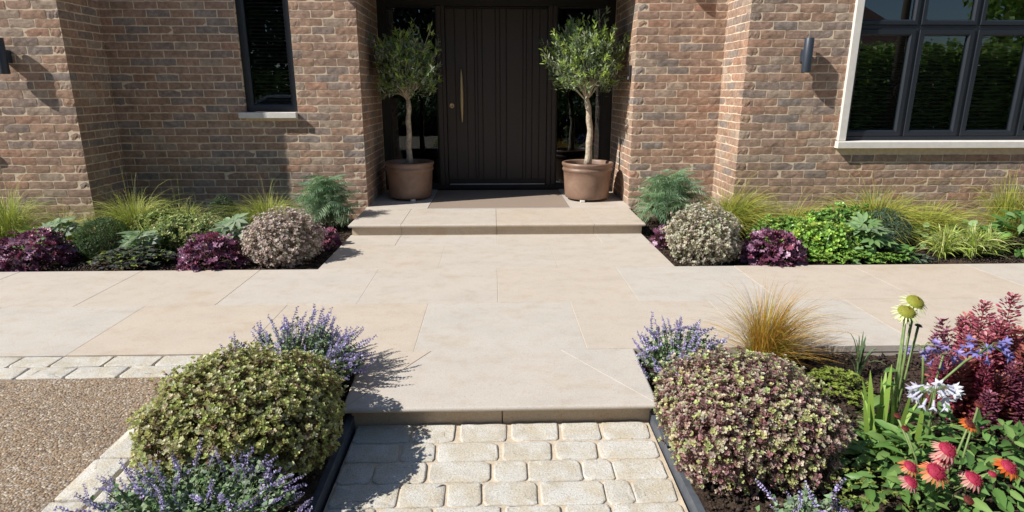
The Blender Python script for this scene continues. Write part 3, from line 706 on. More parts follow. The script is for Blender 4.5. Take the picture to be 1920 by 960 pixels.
# ------------------------------------------------------------------ PLANTS
def plant(name, x, y, z, label, cat, group=None): return empty(name, (x, y, z), label, cat, group)
def ball(t, r, h, leaf, ntip, pal, tippal, T, k=6, m=M_leaf, base=.2, amp=.04, flat=.75, inner=True, spread=.8, twig=True):
    """dense clipped mound: leafy shoot tips over a lumpy dome, with leaves and twigs inside"""
    rz = h/1.8; cz_ = .8*rz; lm = LM()
    def shell(n):
        d = rdir(n*2); d = d[d[:, 2] > -.74][:n]; return d
    d = shell(ntip); n = len(d); rad = lump(d, 7, amp)*R_.uniform(.86, 1.07, n)
    P = np.array([0, 0, cz_])+d*np.array([r, r, rz])*rad[:, None]
    tipc = R_.normal(size=(n, 1))*.10
    for j in range(k):
        ring = nrm(np.cross(d, rdir(n))); dd = nrm(d*R_.uniform(.25, .9, (n, 1))+ring*spread+np.array([0, 0, .25]))
        young = R_.random(n) < (.9 if j < k/2 else .3)
        col = np.where(young[:, None], pick(tippal, n), pick(pal, n))*(1+tipc)
        lm.add(T, frames(dd, nrm(d+rdir(n)*.5)), P-d*R_.uniform(0, leaf*.6, (n, 1)), col, leaf*R_.uniform(.7, 1.2, n))
    if inner:
        d = shell(int(ntip*.9)); n = len(d); P = np.array([0, 0, cz_])+d*np.array([r, r, rz])*R_.uniform(.72, .92, (n, 1))
        lm.add(T, frames(nrm(d+rdir(n)), nrm(d+rdir(n)*.6)), P, pick(pal, n), leaf*1.15)
        lm.add(T, frames(nrm(d+rdir(n)), nrm(d+rdir(n)*.6)), P*np.array([.9, .9, .95]), pick(pal, n), leaf*1.3)
    lm.done('foliage', m, t, 'stuff')
    if twig:
        b = MB(); d = shell(36)
        for q in d: 
            e = np.array([0, 0, cz_])+q*np.array([r, r, rz])*.85; e[2] = max(e[2], .01)
            b.tube([(q[0]*.03, q[1]*.03, -.01), tuple(e*.5+np.array([0, 0, .02])), tuple(e)], [.006, .004, .002], 5, False)
        b.done('stem', M_twig, t)
def T_round(w=.6, cup=.10):
    V = np.array([(0,0,0), (-w*.36,.38,cup*.6), (-w*.5,.72,cup), (0,.55,0), (w*.5,.72,cup), (w*.36,.38,cup*.6), (0,1,cup*.4)], float)
    return V, np.array([(0,3,1), (0,5,3), (1,3,2), (3,5,4), (2,3,6), (3,4,6)])
def mound(t, r, h, leaf, n, tips, under, m=M_leaf, amp=.07, lobes=((0, 0, 1),), k=7, ku=7):
    """clipped shrub: pale leaf rosettes at the shoot tips, darker older leaves and stems below them, some stray shoots"""
    lm = LM(); b = MB(); T = T_round()
    for lx, ly, lr in lobes:
        q = int(n*lr*lr); R, Z = r*lr, h*(.55+.45*lr)/1.8; d = rdir(q*3); d = d[d[:, 2] > -.78][:q]; q = len(d)
        rad = lump(d, 12, amp)*(1-np.abs(R_.normal(size=q))*.07); stray = R_.random(q) < .07; rad = np.where(stray, rad*R_.uniform(1.03, 1.13, q), rad)
        c0 = np.array([lx, ly, .8*Z]); S = np.array([R, R, Z]); P = c0+d*S*rad[:, None]; P[:, 2] = np.maximum(P[:, 2], .01)
        ax = nrm(d*.7+np.array([0, 0, .55])+rdir(q)*.45); e1 = nrm(np.cross(ax, rdir(q))); e2 = np.cross(ax, e1)
        tc = pick(tips, q, .12); sz = leaf*R_.uniform(.75, 1.2, q)
        for j in range(k):
            a = 2*PI*j/k*1.0+R_.uniform(-.3, .3, q)+(j % 2)*.4; op = (.45 if j % 2 else .95)*R_.uniform(.8, 1.2, q)
            out = e1*np.cos(a)[:, None]+e2*np.sin(a)[:, None]; dd = ax*np.cos(op)[:, None]+out*np.sin(op)[:, None]
            lm.add(T, frames(dd, ax-out*.3), P, tc*(1+R_.normal(size=(q, 1))*.08), sz*(.75 if j % 2 else 1.0))
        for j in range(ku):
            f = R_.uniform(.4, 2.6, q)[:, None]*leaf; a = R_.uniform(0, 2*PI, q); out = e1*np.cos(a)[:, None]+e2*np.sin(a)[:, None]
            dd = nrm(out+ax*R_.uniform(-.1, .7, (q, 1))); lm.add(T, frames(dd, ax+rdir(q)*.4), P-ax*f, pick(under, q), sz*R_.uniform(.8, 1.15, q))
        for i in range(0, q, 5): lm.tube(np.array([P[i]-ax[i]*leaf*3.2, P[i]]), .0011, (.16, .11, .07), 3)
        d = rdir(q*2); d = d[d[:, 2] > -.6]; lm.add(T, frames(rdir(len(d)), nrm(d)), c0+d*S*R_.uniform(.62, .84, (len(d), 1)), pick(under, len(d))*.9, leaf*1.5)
        for u in rdir(26):
            e = c0+u*np.array([1, 1, abs(u[2])/(u[2]+1e-6)])*S*.85; b.tube([(lx*.5+u[0]*.03, ly*.5+u[1]*.03, -.01), tuple(e*.5+np.array([0, 0, .02])), tuple(e)], [.006, .004, .002], 5, False)
    lm.done('foliage', m, t, 'stuff'); b.done('stem', M_twig, t)
PL = T_leaf(.55, .10, .12)
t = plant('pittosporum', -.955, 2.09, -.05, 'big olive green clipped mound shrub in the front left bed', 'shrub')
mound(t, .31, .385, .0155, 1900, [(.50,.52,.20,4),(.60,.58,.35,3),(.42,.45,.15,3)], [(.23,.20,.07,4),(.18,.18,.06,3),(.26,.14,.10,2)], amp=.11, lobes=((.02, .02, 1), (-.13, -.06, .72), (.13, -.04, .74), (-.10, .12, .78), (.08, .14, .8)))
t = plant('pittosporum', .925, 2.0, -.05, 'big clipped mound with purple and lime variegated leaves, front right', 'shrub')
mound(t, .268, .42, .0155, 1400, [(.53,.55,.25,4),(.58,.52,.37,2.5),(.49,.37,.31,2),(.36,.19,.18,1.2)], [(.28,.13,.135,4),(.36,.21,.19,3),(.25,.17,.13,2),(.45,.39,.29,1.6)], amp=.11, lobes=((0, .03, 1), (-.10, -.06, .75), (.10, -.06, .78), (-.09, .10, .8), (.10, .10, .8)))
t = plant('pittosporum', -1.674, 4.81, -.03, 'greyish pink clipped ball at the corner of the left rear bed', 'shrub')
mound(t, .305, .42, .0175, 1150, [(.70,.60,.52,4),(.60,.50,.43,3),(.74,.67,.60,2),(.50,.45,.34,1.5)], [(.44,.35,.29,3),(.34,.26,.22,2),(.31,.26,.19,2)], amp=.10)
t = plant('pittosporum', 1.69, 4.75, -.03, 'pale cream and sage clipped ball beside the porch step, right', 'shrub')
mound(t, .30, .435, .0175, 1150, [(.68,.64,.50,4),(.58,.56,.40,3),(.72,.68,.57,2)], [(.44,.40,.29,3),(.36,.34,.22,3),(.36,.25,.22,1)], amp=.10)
FINE = T_long(.16, .05, .02)
t = plant('clipped_yew', -3.218, 5.0, -.03, 'dark green clipped ball between the purple heuchera and grass', 'shrub')
ball(t, .20, .33, .018, 1700, [(.06,.11,.035,3),(.045,.085,.03,2)], [(.11,.19,.05,3),(.075,.14,.045,2)], FINE, 6)
t = plant('clipped_yew', -2.54, 5.72, -.03, 'small dark green ball against the shaded brick wall', 'shrub')
ball(t, .135, .385, .016, 1100, [(.05,.085,.035,3),(.035,.06,.025,2)], [(.09,.14,.05,3),(.06,.10,.04,2)], FINE, 6)
t = plant('dwarf_pine', 3.391, 5.12, -.03, 'blue green ball of fine needles behind the right hellebore', 'shrub')
ball(t, .218, .33, .018, 1900, [(.07,.12,.07,3),(.045,.085,.05,2)], [(.13,.21,.13,3),(.10,.17,.10,3)], FINE, 6)
t = plant('variegated_euonymus', -2.66, 5.22, -.03, 'cream and green variegated low shrub behind the purple heuchera', 'shrub')
mound(t, .21, .30, .026, 420, [(.48,.50,.22,4),(.38,.44,.16,3),(.30,.40,.12,2)], [(.20,.28,.09,3),(.15,.22,.07,2)], amp=.12, lobes=((0, 0, 1), (-.17, .06, .75), (.17, .03, .8), (.05, .15, .8)))
t = plant('choisya', 2.69, 4.80, -.03, 'bright yellow green glossy leaved shrub beside the path', 'shrub')
mound(t, .17, .28, .040, 150, [(.32,.50,.09,4),(.42,.54,.10,2),(.24,.42,.08,3)], [(.17,.32,.06,3),(.22,.38,.08,3)], M_gloss, .12, ((0, 0, 1), (-.13, .03, .85), (.13, -.01, .85), (.03, .18, 1.05), (-.10, -.04, .6), (.22, .12, .8)), 6, 5)
t = plant('bugle_carpet', -2.82, 4.70, -.03, 'low carpet of dark glossy bugle leaves along the path edge', 'ground cover plant')
def carpet(t, rx, ry, h, n, leaf, pal, k=6):
    lm = LM(); P = np.stack([R_.uniform(-1, 1, n), R_.uniform(-1, 1, n)], 1); P = P[(P**2).sum(1) < 1.05]; n = len(P)
    hh = h*(1-.6*(P**2).sum(1))*R_.uniform(.4, 1, n)+.01; P = np.stack([P[:, 0]*rx, P[:, 1]*ry, hh], 1)
    for j in range(k):
        a = 2*PI*j/k+R_.uniform(0, 6, n); d = np.stack([np.cos(a), np.sin(a), R_.uniform(.15, .7, n)], 1)
        lm.add(T_leaf(.6, .12, .25), frames(d, np.array([0, 0, 1.])+rdir(n)*.3), P, pick(pal, n), leaf*R_.uniform(.7, 1.2, n))
    lm.done('foliage', M_gloss, t, 'stuff')
carpet(t, .31, .20, .14, 210, .045, [(.10,.13,.07,4),(.07,.085,.07,3),(.24,.30,.05,1.6),(.15,.13,.15,1.5)])
t = plant('bugle_carpet', 3.33, 4.63, -.03, 'tiny grey green ground cover at the path edge before the dark ball', 'ground cover plant')
carpet(t, .17, .11, .05, 70, .04, [(.10,.14,.09,4),(.06,.08,.07,3)])
t = plant('spurge', 1.574, 2.50, -.05, 'low lime green spurge between the sedge and white flowers', 'ground cover plant')
carpet(t, .125, .15, .12, 170, .022, [(.20,.26,.04,4),(.28,.34,.07,3),(.13,.18,.03,2)])
t = plant('spurge', 1.22, 1.72, -.05, 'lime leaved low filler under the coneflowers', 'ground cover plant')
carpet(t, .16, .26, .12, 120, .018, [(.18,.23,.05,4),(.27,.32,.08,3),(.10,.12,.03,3)], 5)

# grasses
def blades(lm, n, h, spread, w_, pal, lean=(0, 0), base=.05, m=7, tipcol=None, upr=1.0, curl=1.0):
    a = R_.uniform(0, 2*PI, n); out = np.stack([np.cos(a), np.sin(a)], 1); rr = R_.uniform(0, 1, n)**.6
    L = h*R_.uniform(.45, 1.25, n)*1.15; s = np.linspace(0, 1, m)[None, :]
    reach = (spread*rr*R_.uniform(.3, 1.2, n))[:, None]
    hx = reach*s**1.7
    zz = L[:, None]*(s-(.18+.50*(rr*R_.uniform(.5, 1.2, n))[:, None]*curl)*s**2.8)*upr
    P = np.zeros((n, m, 3)); b0 = out*base*R_.uniform(.2, 1, (n, 1))
    side0 = R_.normal(size=(n, 1))*.12*reach
    P[..., 0] = b0[:, :1]+out[:, :1]*hx+lean[0]*s**2-out[:, 1:]*side0*s**2; P[..., 1] = b0[:, 1:]+out[:, 1:]*hx+lean[1]*s**2+out[:, :1]*side0*s**2; P[..., 2] = np.maximum(zz, .004)
    th = R_.uniform(-1, 1, n); sd = np.stack([-out[:, 1]*np.cos(th), out[:, 0]*np.cos(th), np.sin(th)], 1)[:, None, :]
    wid = w_*R_.uniform(.7, 1.2, n)[:, None]*np.array([.8, 1, 1, .95, .8, .5, .08][:m])[None]
    col = pick(pal, n)
    if tipcol is not None:
        f = (s**1.6)[..., None]*R_.uniform(.2, 1, (n, 1, 1)); col = col[:, None]*(1-f)+pick(tipcol, n)[:, None]*f
    lm.ribbon(P, sd, wid, col)
def grass(name, x, y, z, h, spread, n, w_, pal, label, tipcol=None, lean=(0, 0), base=.05, upr=1.0, curl=1.0, m=M_matte, cat='grass tuft', group=None):
    t = plant(name, x, y, z, label, cat, group); lm = LM(); blades(lm, n, h, spread, w_, pal, lean, base, tipcol=tipcol, upr=upr, curl=curl)
    blades(lm, max(12, n//26), h*1.45, spread*1.15, w_*.7, tipcol or pal, lean, base*.6, upr=upr*1.02, curl=.9); lm.done('blade', m, t, 'stuff'); return t
GR = [(.31,.37,.05,4),(.21,.30,.04,3),(.40,.42,.09,2)]; TIP = [(.60,.54,.27,2),(.46,.48,.12,3)]
gg = 'arching grass tufts along the house wall'
for x, y, h, sp, n, lab, ln in ((-4.30, 5.42, .56, .42, 900, 'green grass tuft at the far left before the left bay', (0, 0)), (-3.30, 5.60, .50, .48, 1100, 'yellow green grass tuft at the inner corner of the left bay', (.02, -.05)),
        (-2.88, 5.62, .40, .36, 700, 'short green grass tuft left of the small dark ball', (.02, -.05)), (-2.16, 5.78, .46, .42, 1000, 'yellow green grass tuft right of the small dark ball', (0, -.08)), (-3.85, 5.45, .34, .34, 500, 'straw tipped grass tuft below the left bay corner', (0, -.05))):
    grass('grass_tuft', x, y, -.03, h*.95, sp*1.25, int(n*1.15), .0036, GR, lab, TIP, ln, .12, 1.0, 1.15, group=gg)
GB = [(.31,.37,.045,4),(.23,.32,.04,3),(.44,.38,.06,2)]; TIPB = [(.52,.47,.17,2),(.48,.36,.09,2),(.36,.38,.07,2)]
for x, y, h, sp, n, lab, ln, up in ((2.20, 5.55, .54, .44, 1100, 'bronze green grass tuft between the mahonia and right bay corner', (.12, -.10), 1), (2.72, 5.40, .40, .44, 900, 'low straw tipped grass tuft in front of the right bay wall', (.1, -.05), 1),
        (3.50, 5.42, .53, .58, 1400, 'wide golden grass tuft behind the blue green ball', (0, -.03), 1), (3.98, 5.40, .42, .46, 900, 'golden grass tuft between the wide tuft and yellow fern', (.08, -.04), 1), (4.80, 5.5, .62, .28, 600, 'upright golden grass tuft at the right end of the wall', (0, 0), 1.1)):
    grass('grass_tuft', x, y, -.03, h*.95, sp*1.25, int(n*1.2), .0036, GB, lab, TIPB, ln, .13, up, 1.15, group=gg)
t = grass('bronze_sedge', 1.352, 2.80, -.05, .36, .38, 1500, .0020, [(.44,.23,.022,4),(.47,.30,.035,3),(.34,.38,.05,3)], 'fountain of thin bronze orange sedge beside the path', [(.52,.30,.10,2),(.42,.20,.06,2)], (.05, 0), .07, 1.12, .7, cat='grass tuft')
t = plant('lilyturf', 3.86, 4.78, -.03, 'yellow striped strappy lilyturf spilling onto the path edge', 'strappy plant')
lm = LM()
for cx_, cy_, n in ((-.17, 0, 230), (.05, -.02, 260), (.24, .04, 200), (-.03, .14, 180), (.20, .17, 160)):
    l2 = LM(); blades(l2, n, .27, .25, .011, [(.46,.53,.14,3),(.33,.43,.08,3),(.55,.57,.25,2)], base=.04, curl=1.2)
    V = np.concatenate(l2.V)+[cx_, cy_, 0]; lm.raw(V, np.concatenate(l2.F), np.concatenate(l2.C))
lm.done('blade', M_leaf, t, 'stuff')
t = plant('strappy_seedling', 1.78, 2.70, -.05, 'small blue green strappy tuft at the back of the front right bed', 'strappy plant')
lm = LM(); blades(lm, 22, .20, .11, .010, [(.15,.22,.11,3),(.11,.18,.07,2)], base=.02, upr=1.2, curl=.7); lm.done('blade', M_leaf, t, 'stuff')
for x, y, dx, dy in ((2.40, 4.6, 0, 0),): pass

# heucheras: every ruffled leaf its own object
def ruffle_mesh(col, k):
    lm = LM(); n = 21; V = [(0, .12, -.02)]; c = [np.array(col)*.8]
    for ring, rr in ((0, .5), (1, 1.0)):
        for j in range(n):
            a = -PI*.5+.2+ (2*PI-.4)*j/(n-1); lob = 1+.16*math.cos(7*a+k)+R_.normal()*.06
            q = rr*.52*(lob if ring else 1); V.append((q*math.cos(a), .45+q*math.sin(a), (.17*math.sin(9*a+k*2)+R_.normal()*.07+.05) if ring else .03*math.sin(5*a)))
            c.append(np.array(col)*(1.12 if ring else .92))
    F = [(0, 1+j, 2+j) for j in range(n-1)]+[q for j in range(n-1) for q in ((1+j, 1+n+j, 2+n+j), (1+j, 2+n+j, 2+j))]
    lm.raw(V, F, np.array(c)); return lm.mesh('leaf', M_gloss)
HL = [ruffle_mesh(c, k) for k, c in enumerate([(.15,.045,.09), (.22,.08,.14), (.11,.03,.065), (.32,.16,.25), (.17,.045,.085), (.40,.24,.33), (.25,.07,.11)])]
def dome_leaves(t, meshes, n, r, h, s0, s1, name='leaf', tilt=.55, minz=-.15):
    k = 0
    for i in range(n):
        z = 1-(i+.5)/n*(1-minz); a = i*2.39996+R_.uniform(-.3, .3); q = math.sqrt(max(0, 1-z*z))
        d = np.array([q*math.cos(a), q*math.sin(a), z]); rad = R_.uniform(.72, 1.0)
        P = d*np.array([r, r, h*.85])*rad+np.array([0, 0, h*.12]); P[2] = max(P[2], .012)
        out = nrm(np.array([math.cos(a), math.sin(a), -.15+tilt*z])+R_.normal(size=3)*.3); nn = nrm(d+np.array([0, 0, .45])+R_.normal(size=3)*.28)
        M3 = frames(out[None], nn[None])[0]; s = R_.uniform(s0, s1)
        inst(name, meshes[int(R_.integers(len(meshes)))], t, M=matfrom(M3, P-out*s*.4, s))
def heuchera(x, y, z, r, h, n, label, s=(.046, .070)):
    t = plant('heuchera', x, y, z, label, 'heuchera', 'purple ruffled heucheras'); dome_leaves(t, HL, n, r, h, *s)
    lm = LM()
    for i in range(40):
        a = R_.uniform(0, 6.28); q = R_.uniform(.3, .8)*r; lm.tube([(0, 0, 0), (q*.5*math.cos(a), q*.5*math.sin(a), h*.35), (q*math.cos(a), q*math.sin(a), h*.6)], .002, (.10, .03, .05), 3)
    lm.done('stalk', M_matte, t, 'stuff'); return t
heuchera(-3.62, 4.76, -.03, .29, .30, 235, 'wide purple ruffled heuchera at the far left of the path')
heuchera(-2.204, 4.68, -.03, .255, .28, 200, 'plum purple ruffled heuchera left of the greyish pink ball')
heuchera(2.212, 4.66, -.03, .245, .285, 195, 'plum purple ruffled heuchera right of the cream ball')
heuchera(1.47, 5.15, -.03, .10, .22, 36, 'small purple heuchera beside the porch step on the right', (.04, .06))
heuchera(-1.46, 5.25, -.03, .10, .20, 30, 'small purple heuchera in shade beside the porch step, left', (.05, .07))

# hellebores: palmate leaves
def palmate(col, k):
    lm = LM(); T = T_long(.34, .22, .05); n = 7; a = np.linspace(-1.9, 1.9, n)
    d = np.stack([np.sin(a), np.cos(a), .12*np.ones(n)], 1); up = np.tile([0, 0, 1.], (n, 1))+R_.normal(size=(n, 3))*.12
    V, F = T; c = np.repeat(pick([(*col, 1)], n, .1), len(V), axis=0).reshape(n, len(V), 3)
    mid = np.abs(V[:, 0]) < 1e-6; c[:, mid] *= 1.25
    M = frames(d, up)*R_.uniform(.8, 1.05, n)[:, None, None]; X = np.einsum('kij,vj->kvi', M, V)
    lm.raw(X.reshape(-1, 3), (F[None]+(np.arange(n)*len(V))[:, None, None]).reshape(-1, 3), c.reshape(-1, 3)); return lm.mesh('leaf', M_leaf)
HB = [palmate(c, k) for k, c in enumerate([(.25,.33,.20), (.20,.29,.15), (.30,.37,.25)])]; HG = [palmate(c, k) for k, c in enumerate([(.16,.27,.10), (.20,.31,.13), (.24,.32,.18)])]
def hellebore(x, y, z, r, h, n, ms, label, s=(.115, .15)):
    t = plant('hellebore', x, y, z, label, 'hellebore', 'hellebores with palmate leaves'); b = MB()
    for i in range(n):
        a = i*2.39996+R_.uniform(-.3, .3); q = r*.55*math.sqrt((i+.6)/n); zz = h*(1-.45*(i+.5)/n)*R_.uniform(.85, 1)
        P = np.array([q*math.cos(a), q*math.sin(a), zz]); out = nrm(np.array([math.cos(a), math.sin(a)-.25, .15*R_.normal()+.1])); nn = nrm(np.array([.5*math.cos(a), .5*math.sin(a)-.6, 1.])+R_.normal(size=3)*.22)
        inst('leaf', ms[i % len(ms)], t, M=matfrom(frames(out[None], nn[None])[0], P, R_.uniform(*s))); b.tube([(0, 0, -.01), (P[0]*.4, P[1]*.4, zz*.6), tuple(P)], .004, 5, False)
    b.done('stalk', M_stem, t)
hellebore(-3.585, 5.05, -.03, .15, .30, 8, HB, 'pale green hellebore above the far left purple heuchera')
hellebore(-2.867, 4.93, -.03, .15, .22, 8, HB, 'pale green hellebore right of the dark green clipped ball')
hellebore(-2.19, 5.08, -.03, .16, .29, 9, HB, 'grey green hellebore between the variegated shrub and pink ball')
hellebore(3.03, 4.78, -.03, .23, .30, 20, HG, 'grey green hellebore between the bright shrub and lilyturf', (.11, .145))

# mahonia: fronds of narrow leaflets
def frond_mesh(n=10, L=1.0, ll=.42, w_=.10, droop=.35, col=[(.13,.22,.10,1)], m=M_leaf, taper=.5, name='frond'):
    lm = LM(); s = np.linspace(.12, 1, n); T = T_long(w_, .3, .02)
    P = np.stack([0*s, s*L, -droop*s**2*L], 1); tan = nrm(np.gradient(P, axis=0)); 
    for sg in (-1, 1):
        d = nrm(tan*.55+np.array([sg, 0, -.05])); lm.add(T, frames(d, np.tile([0, 0, 1.], (n, 1))+R_.normal(size=(n, 3))*.2), P, pick(col, n), ll*L*(1-taper*np.abs(s-.4)))
    lm.add(T, frames(tan[-1:], np.array([[0, 0, 1.]])), P[-1:], pick(col, 1), ll*L*.7)
    lm.tube(P, np.linspace(.012, .005, n), np.array(col[0][:3])*1.1, 3); return lm.mesh(name, m)
MF = [frond_mesh(9, 1, .55, .085, .5, [(c[0], c[1], c[2], 1)]) for c in ((.19,.31,.17), (.15,.25,.13), (.24,.37,.18), (.28,.40,.22))]
def mahonia(x, y, z, r, h, n, label):
    t = plant('mahonia', x, y, z, label, 'mahonia', 'feathery mahonias beside the porch'); b = MB(); heads = 15
    hs = [np.array([r*.62*math.cos(i*2.4)*math.sqrt((i+.3)/heads), r*.55*math.sin(i*2.4)*math.sqrt((i+.3)/heads), h*(.84-.58*i/heads)]) for i in range(heads)]
    for q in hs: b.tube([(q[0]*.15, q[1]*.15, -.01), (q[0]*.5, q[1]*.5, q[2]*.5), tuple(q)], [.011, .009, .007], 6, False)
    b.done('stem', M_twig, t)
    for i in range(n):
        q = hs[i % heads]; a = R_.uniform(0, 2*PI); e = R_.uniform(-.5, 1.3)
        d = nrm(np.array([math.cos(a), math.sin(a), e])); nn = np.array([-math.cos(a)*e, -math.sin(a)*e, 1.])+R_.normal(size=3)*.2
        inst('frond', MF[int(R_.integers(4))], t, M=matfrom(frames(d[None], nn[None])[0], q+np.array([0, 0, R_.uniform(-.06, .03)]), R_.uniform(.12, .19)))
mahonia(-1.64, 5.98, -.03, .27, .60, 230, 'feathery blue green mahonia against the pier left of the porch')
mahonia(1.745, 6.0, -.03, .37, .61, 280, 'feathery blue green mahonia against the pier right of the porch')

# ferns
FF = [frond_mesh(16, 1, .26, .22, .45, [(c[0], c[1], c[2], 1)], M_leaf, .9) for c in ((.32,.32,.10), (.25,.29,.08), (.36,.27,.09))]; FG = [frond_mesh(16, 1, .26, .22, .45, [(c[0], c[1], c[2], 1)], M_leaf, .9) for c in ((.32,.38,.07), (.24,.32,.06), (.40,.32,.08))]
def fern(x, y, z, n, L, ms, label):
    t = plant('fern', x, y, z, label, 'fern', 'golden ferns in the right bed')
    for i in range(n):
        a = i*2.39996; e = R_.uniform(.35, 1.1); d = nrm(np.array([math.cos(a), math.sin(a), e])); nn = np.array([-math.cos(a)*e, -math.sin(a)*e, 1.])
        inst('frond', ms[i % 3], t, M=matfrom(frames(d[None], nn[None])[0], (0.02*math.cos(a), .02*math.sin(a), .01), L*R_.uniform(.8, 1.15)))
fern(2.90, 5.18, -.03, 15, .30, FF, 'buff tinted fern behind the bright glossy shrub')
fern(4.30, 5.30, -.03, 16, .29, FG, 'yellow fern between the lilyturf and heart leaved plant')

# heart leaved brunnera
def heart(col):
    lm = LM(); pts = [(0, 0), (.28, -.12), (.46, .10), (.44, .42), (.24, .78), (0, 1.0), (-.24, .78), (-.44, .42), (-.46, .10), (-.28, -.12)]
    V = [(0, .35, -.05)]+[(x, y, .08*abs(x)*2-.15*y*y) for x, y in pts]; F = [(0, 1+j, 1+(j+1) % 10) for j in range(10)]
    lm.raw(V, F, np.array([np.array(col)*1.1]+[np.array(col)]*10)); return lm.mesh('leaf', M_leaf)
BH = [heart(c) for c in ((.15,.30,.07), (.20,.37,.10), (.27,.41,.17), (.12,.24,.06))]
t = plant('brunnera', 4.42, 4.92, -.03, 'heart leaved green clump at the right edge of the far bed', 'leafy plant'); dome_leaves(t, BH, 110, .26, .40, .065, .115)
for x, y, r_, h_, n, lab in ((-3.93, 5.25, .17, .22, 46, 'leafy green clump behind the far left heuchera'), (-2.98, 5.30, .16, .20, 40, 'leafy green clump behind the dark green clipped ball'), (-2.36, 5.45, .18, .24, 50, 'leafy green clump below the small dark ball'),
        (2.50, 5.05, .16, .24, 48, 'leafy green clump behind the right purple heuchera'), (3.08, 5.02, .16, .27, 46, 'leafy green clump behind the right hellebore'), (3.72, 5.08, .15, .22, 40, 'leafy green clump between the blue green ball and lilyturf'), (4.10, 5.05, .18, .26, 60, 'leafy green clump between the lilyturf and yellow fern'), (3.28, 4.68, .14, .15, 44, 'low leafy clump between the right hellebore and lilyturf'), (2.95, 4.62, .12, .15, 40, 'low leafy clump at the path edge below the right hellebore')):
    t = plant('geranium', x, y, -.03, lab, 'leafy plant', 'leafy fillers between the shrubs'); dome_leaves(t, BH, n, r_, h_, .045, .075)
t = plant('choisya', 3.02, 5.12, -.03, 'darker glossy green shrub behind the bright shrub and hellebore', 'shrub')
mound(t, .19, .36, .036, 170, [(.22,.40,.08,4),(.32,.48,.10,2),(.15,.30,.06,3)], [(.10,.22,.05,3),(.15,.28,.06,3)], M_gloss, .12, ((0, 0, 1), (-.17, .02, .85), (.15, .05, .8)), 6, 5)
t = plant('choisya', 2.42, 5.0, -.03, 'small fresh green shrub behind the right purple heuchera', 'shrub')
mound(t, .15, .30, .032, 120, [(.28,.46,.09,4),(.38,.52,.11,2),(.20,.36,.07,3)], [(.13,.26,.05,3),(.18,.32,.06,3)], M_gloss, .12, ((0, 0, 1), (-.12, .02, .8), (.12, .04, .8)), 6, 5)
t = plant('variegated_euonymus', -2.95, 5.45, -.03, 'pale lime variegated shrub below the left grass tufts', 'shrub')
mound(t, .18, .30, .026, 260, [(.44,.50,.18,4),(.36,.44,.14,3)], [(.22,.32,.09,3),(.16,.25,.07,2)], amp=.12, lobes=((0, 0, 1), (-.15, .03, .8), (.14, .04, .8)))
t = plant('variegated_euonymus', -2.42, 5.12, -.03, 'small cream edged shrub just behind the plum heuchera', 'shrub')
mound(t, .13, .27, .024, 160, [(.48,.48,.22,4),(.38,.43,.16,3)], [(.22,.30,.10,3),(.16,.23,.07,2)], amp=.12, lobes=((0, 0, 1), (-.10, -.03, .8), (.10, .04, .8)))
t = plant('bugle_carpet', 2.86, 4.60, -.03, 'low lime green carpet at the path edge below the bright shrub', 'ground cover plant')
carpet(t, .42, .10, .10, 190, .035, [(.24,.40,.07,4),(.34,.47,.10,2),(.16,.30,.06,3)])
# catmints
def spike_mesh(k):
    lm = LM(); L = 1.0; nn = 9; lm.tube([(0, 0, 0), (.02, 0, .5), (0, .02, L)], [.016, .013, .008], (.16, .13, .17), 3)
    pal = [(.46,.40,.66,4),(.56,.51,.72,3),(.32,.27,.43,2),(.64,.60,.76,1)]; T = T_leaf(.75, .12, .1)
    for i in range(nn):
        z = .15+.83*(i/(nn-1))**.9; m = 6 if i < nn-2 else 4; a = R_.uniform(0, 2*PI, m); d = np.stack([np.cos(a), np.sin(a), R_.uniform(.1, .8, m)], 1)
        lm.add(T, frames(d, rdir(m)), np.tile([0, 0, z], (m, 1)), pick(pal, m), R_.uniform(.085, .15, m)*(1-.4*i/nn))
    return lm.mesh('flower_spike', M_petal)
SP = [spike_mesh(k) for k in range(6)]
def catmint(x, y, z, r, h, n, label, lean=(0, 0), spread=1.0, long=.10, dens=.6):
    t = plant('catmint', x, y, z, label, 'catmint', 'lavender blue catmints in the front beds'); lm = LM(); T = T_leaf(.72, .12, .2)
    for i in range(n):
        a = R_.uniform(0, 2*PI); q = math.sqrt(R_.random()); ex = np.array([r*q*math.cos(a)*spread+lean[0], r*q*math.sin(a)*spread+lean[1], h*(1-.45*q*q)*R_.uniform(.48, 1.08)])
        b0 = np.array([ex[0]*.25, ex[1]*.25, 0]); md = np.array([ex[0]*.55, ex[1]*.55, ex[2]*.6]); u = np.linspace(0, 1, 6)[:, None]
        cur = (1-u)**2*b0+2*u*(1-u)*md+u*u*ex; lm.tube(cur, .0018, (.13, .15, .08), 3)
        m = 26; u = R_.uniform(.25, 1.0, (m, 1)); p = (1-u)**2*b0+2*u*(1-u)*md+u*u*ex; d = nrm(rdir(m)+np.array([0, 0, .5]))
        lm.add(T, frames(d, np.array([0, 0, 1.])+rdir(m)*.4), p, pick([(.22,.31,.15,4),(.16,.26,.10,3),(.29,.36,.24,3)], m), R_.uniform(.013, .025, m))
        dv = nrm(ex-md+np.array([0, 0, .03])+R_.normal(size=3)*.055); 
        if i < 290 and R_.random() < dens: inst('flower_spike', SP[int(R_.integers(6))], t, M=matfrom(frames(np.cross(dv, rdir(1)[0])[None], dv[None])[0], ex-dv*long*.35, long*R_.uniform(.65, 1.25)))
    lm.done('foliage', M_matte, t, 'stuff')
catmint(-.945, 2.64, -.05, .30, .32, 270, 'catmint behind the olive green mound beside the step', (.03, 0), 1.05)
catmint(-.93, 1.57, -.05, .34, .25, 280, 'catmint in front of the olive green mound at the lower left', (0, 0), 1.0, .085)
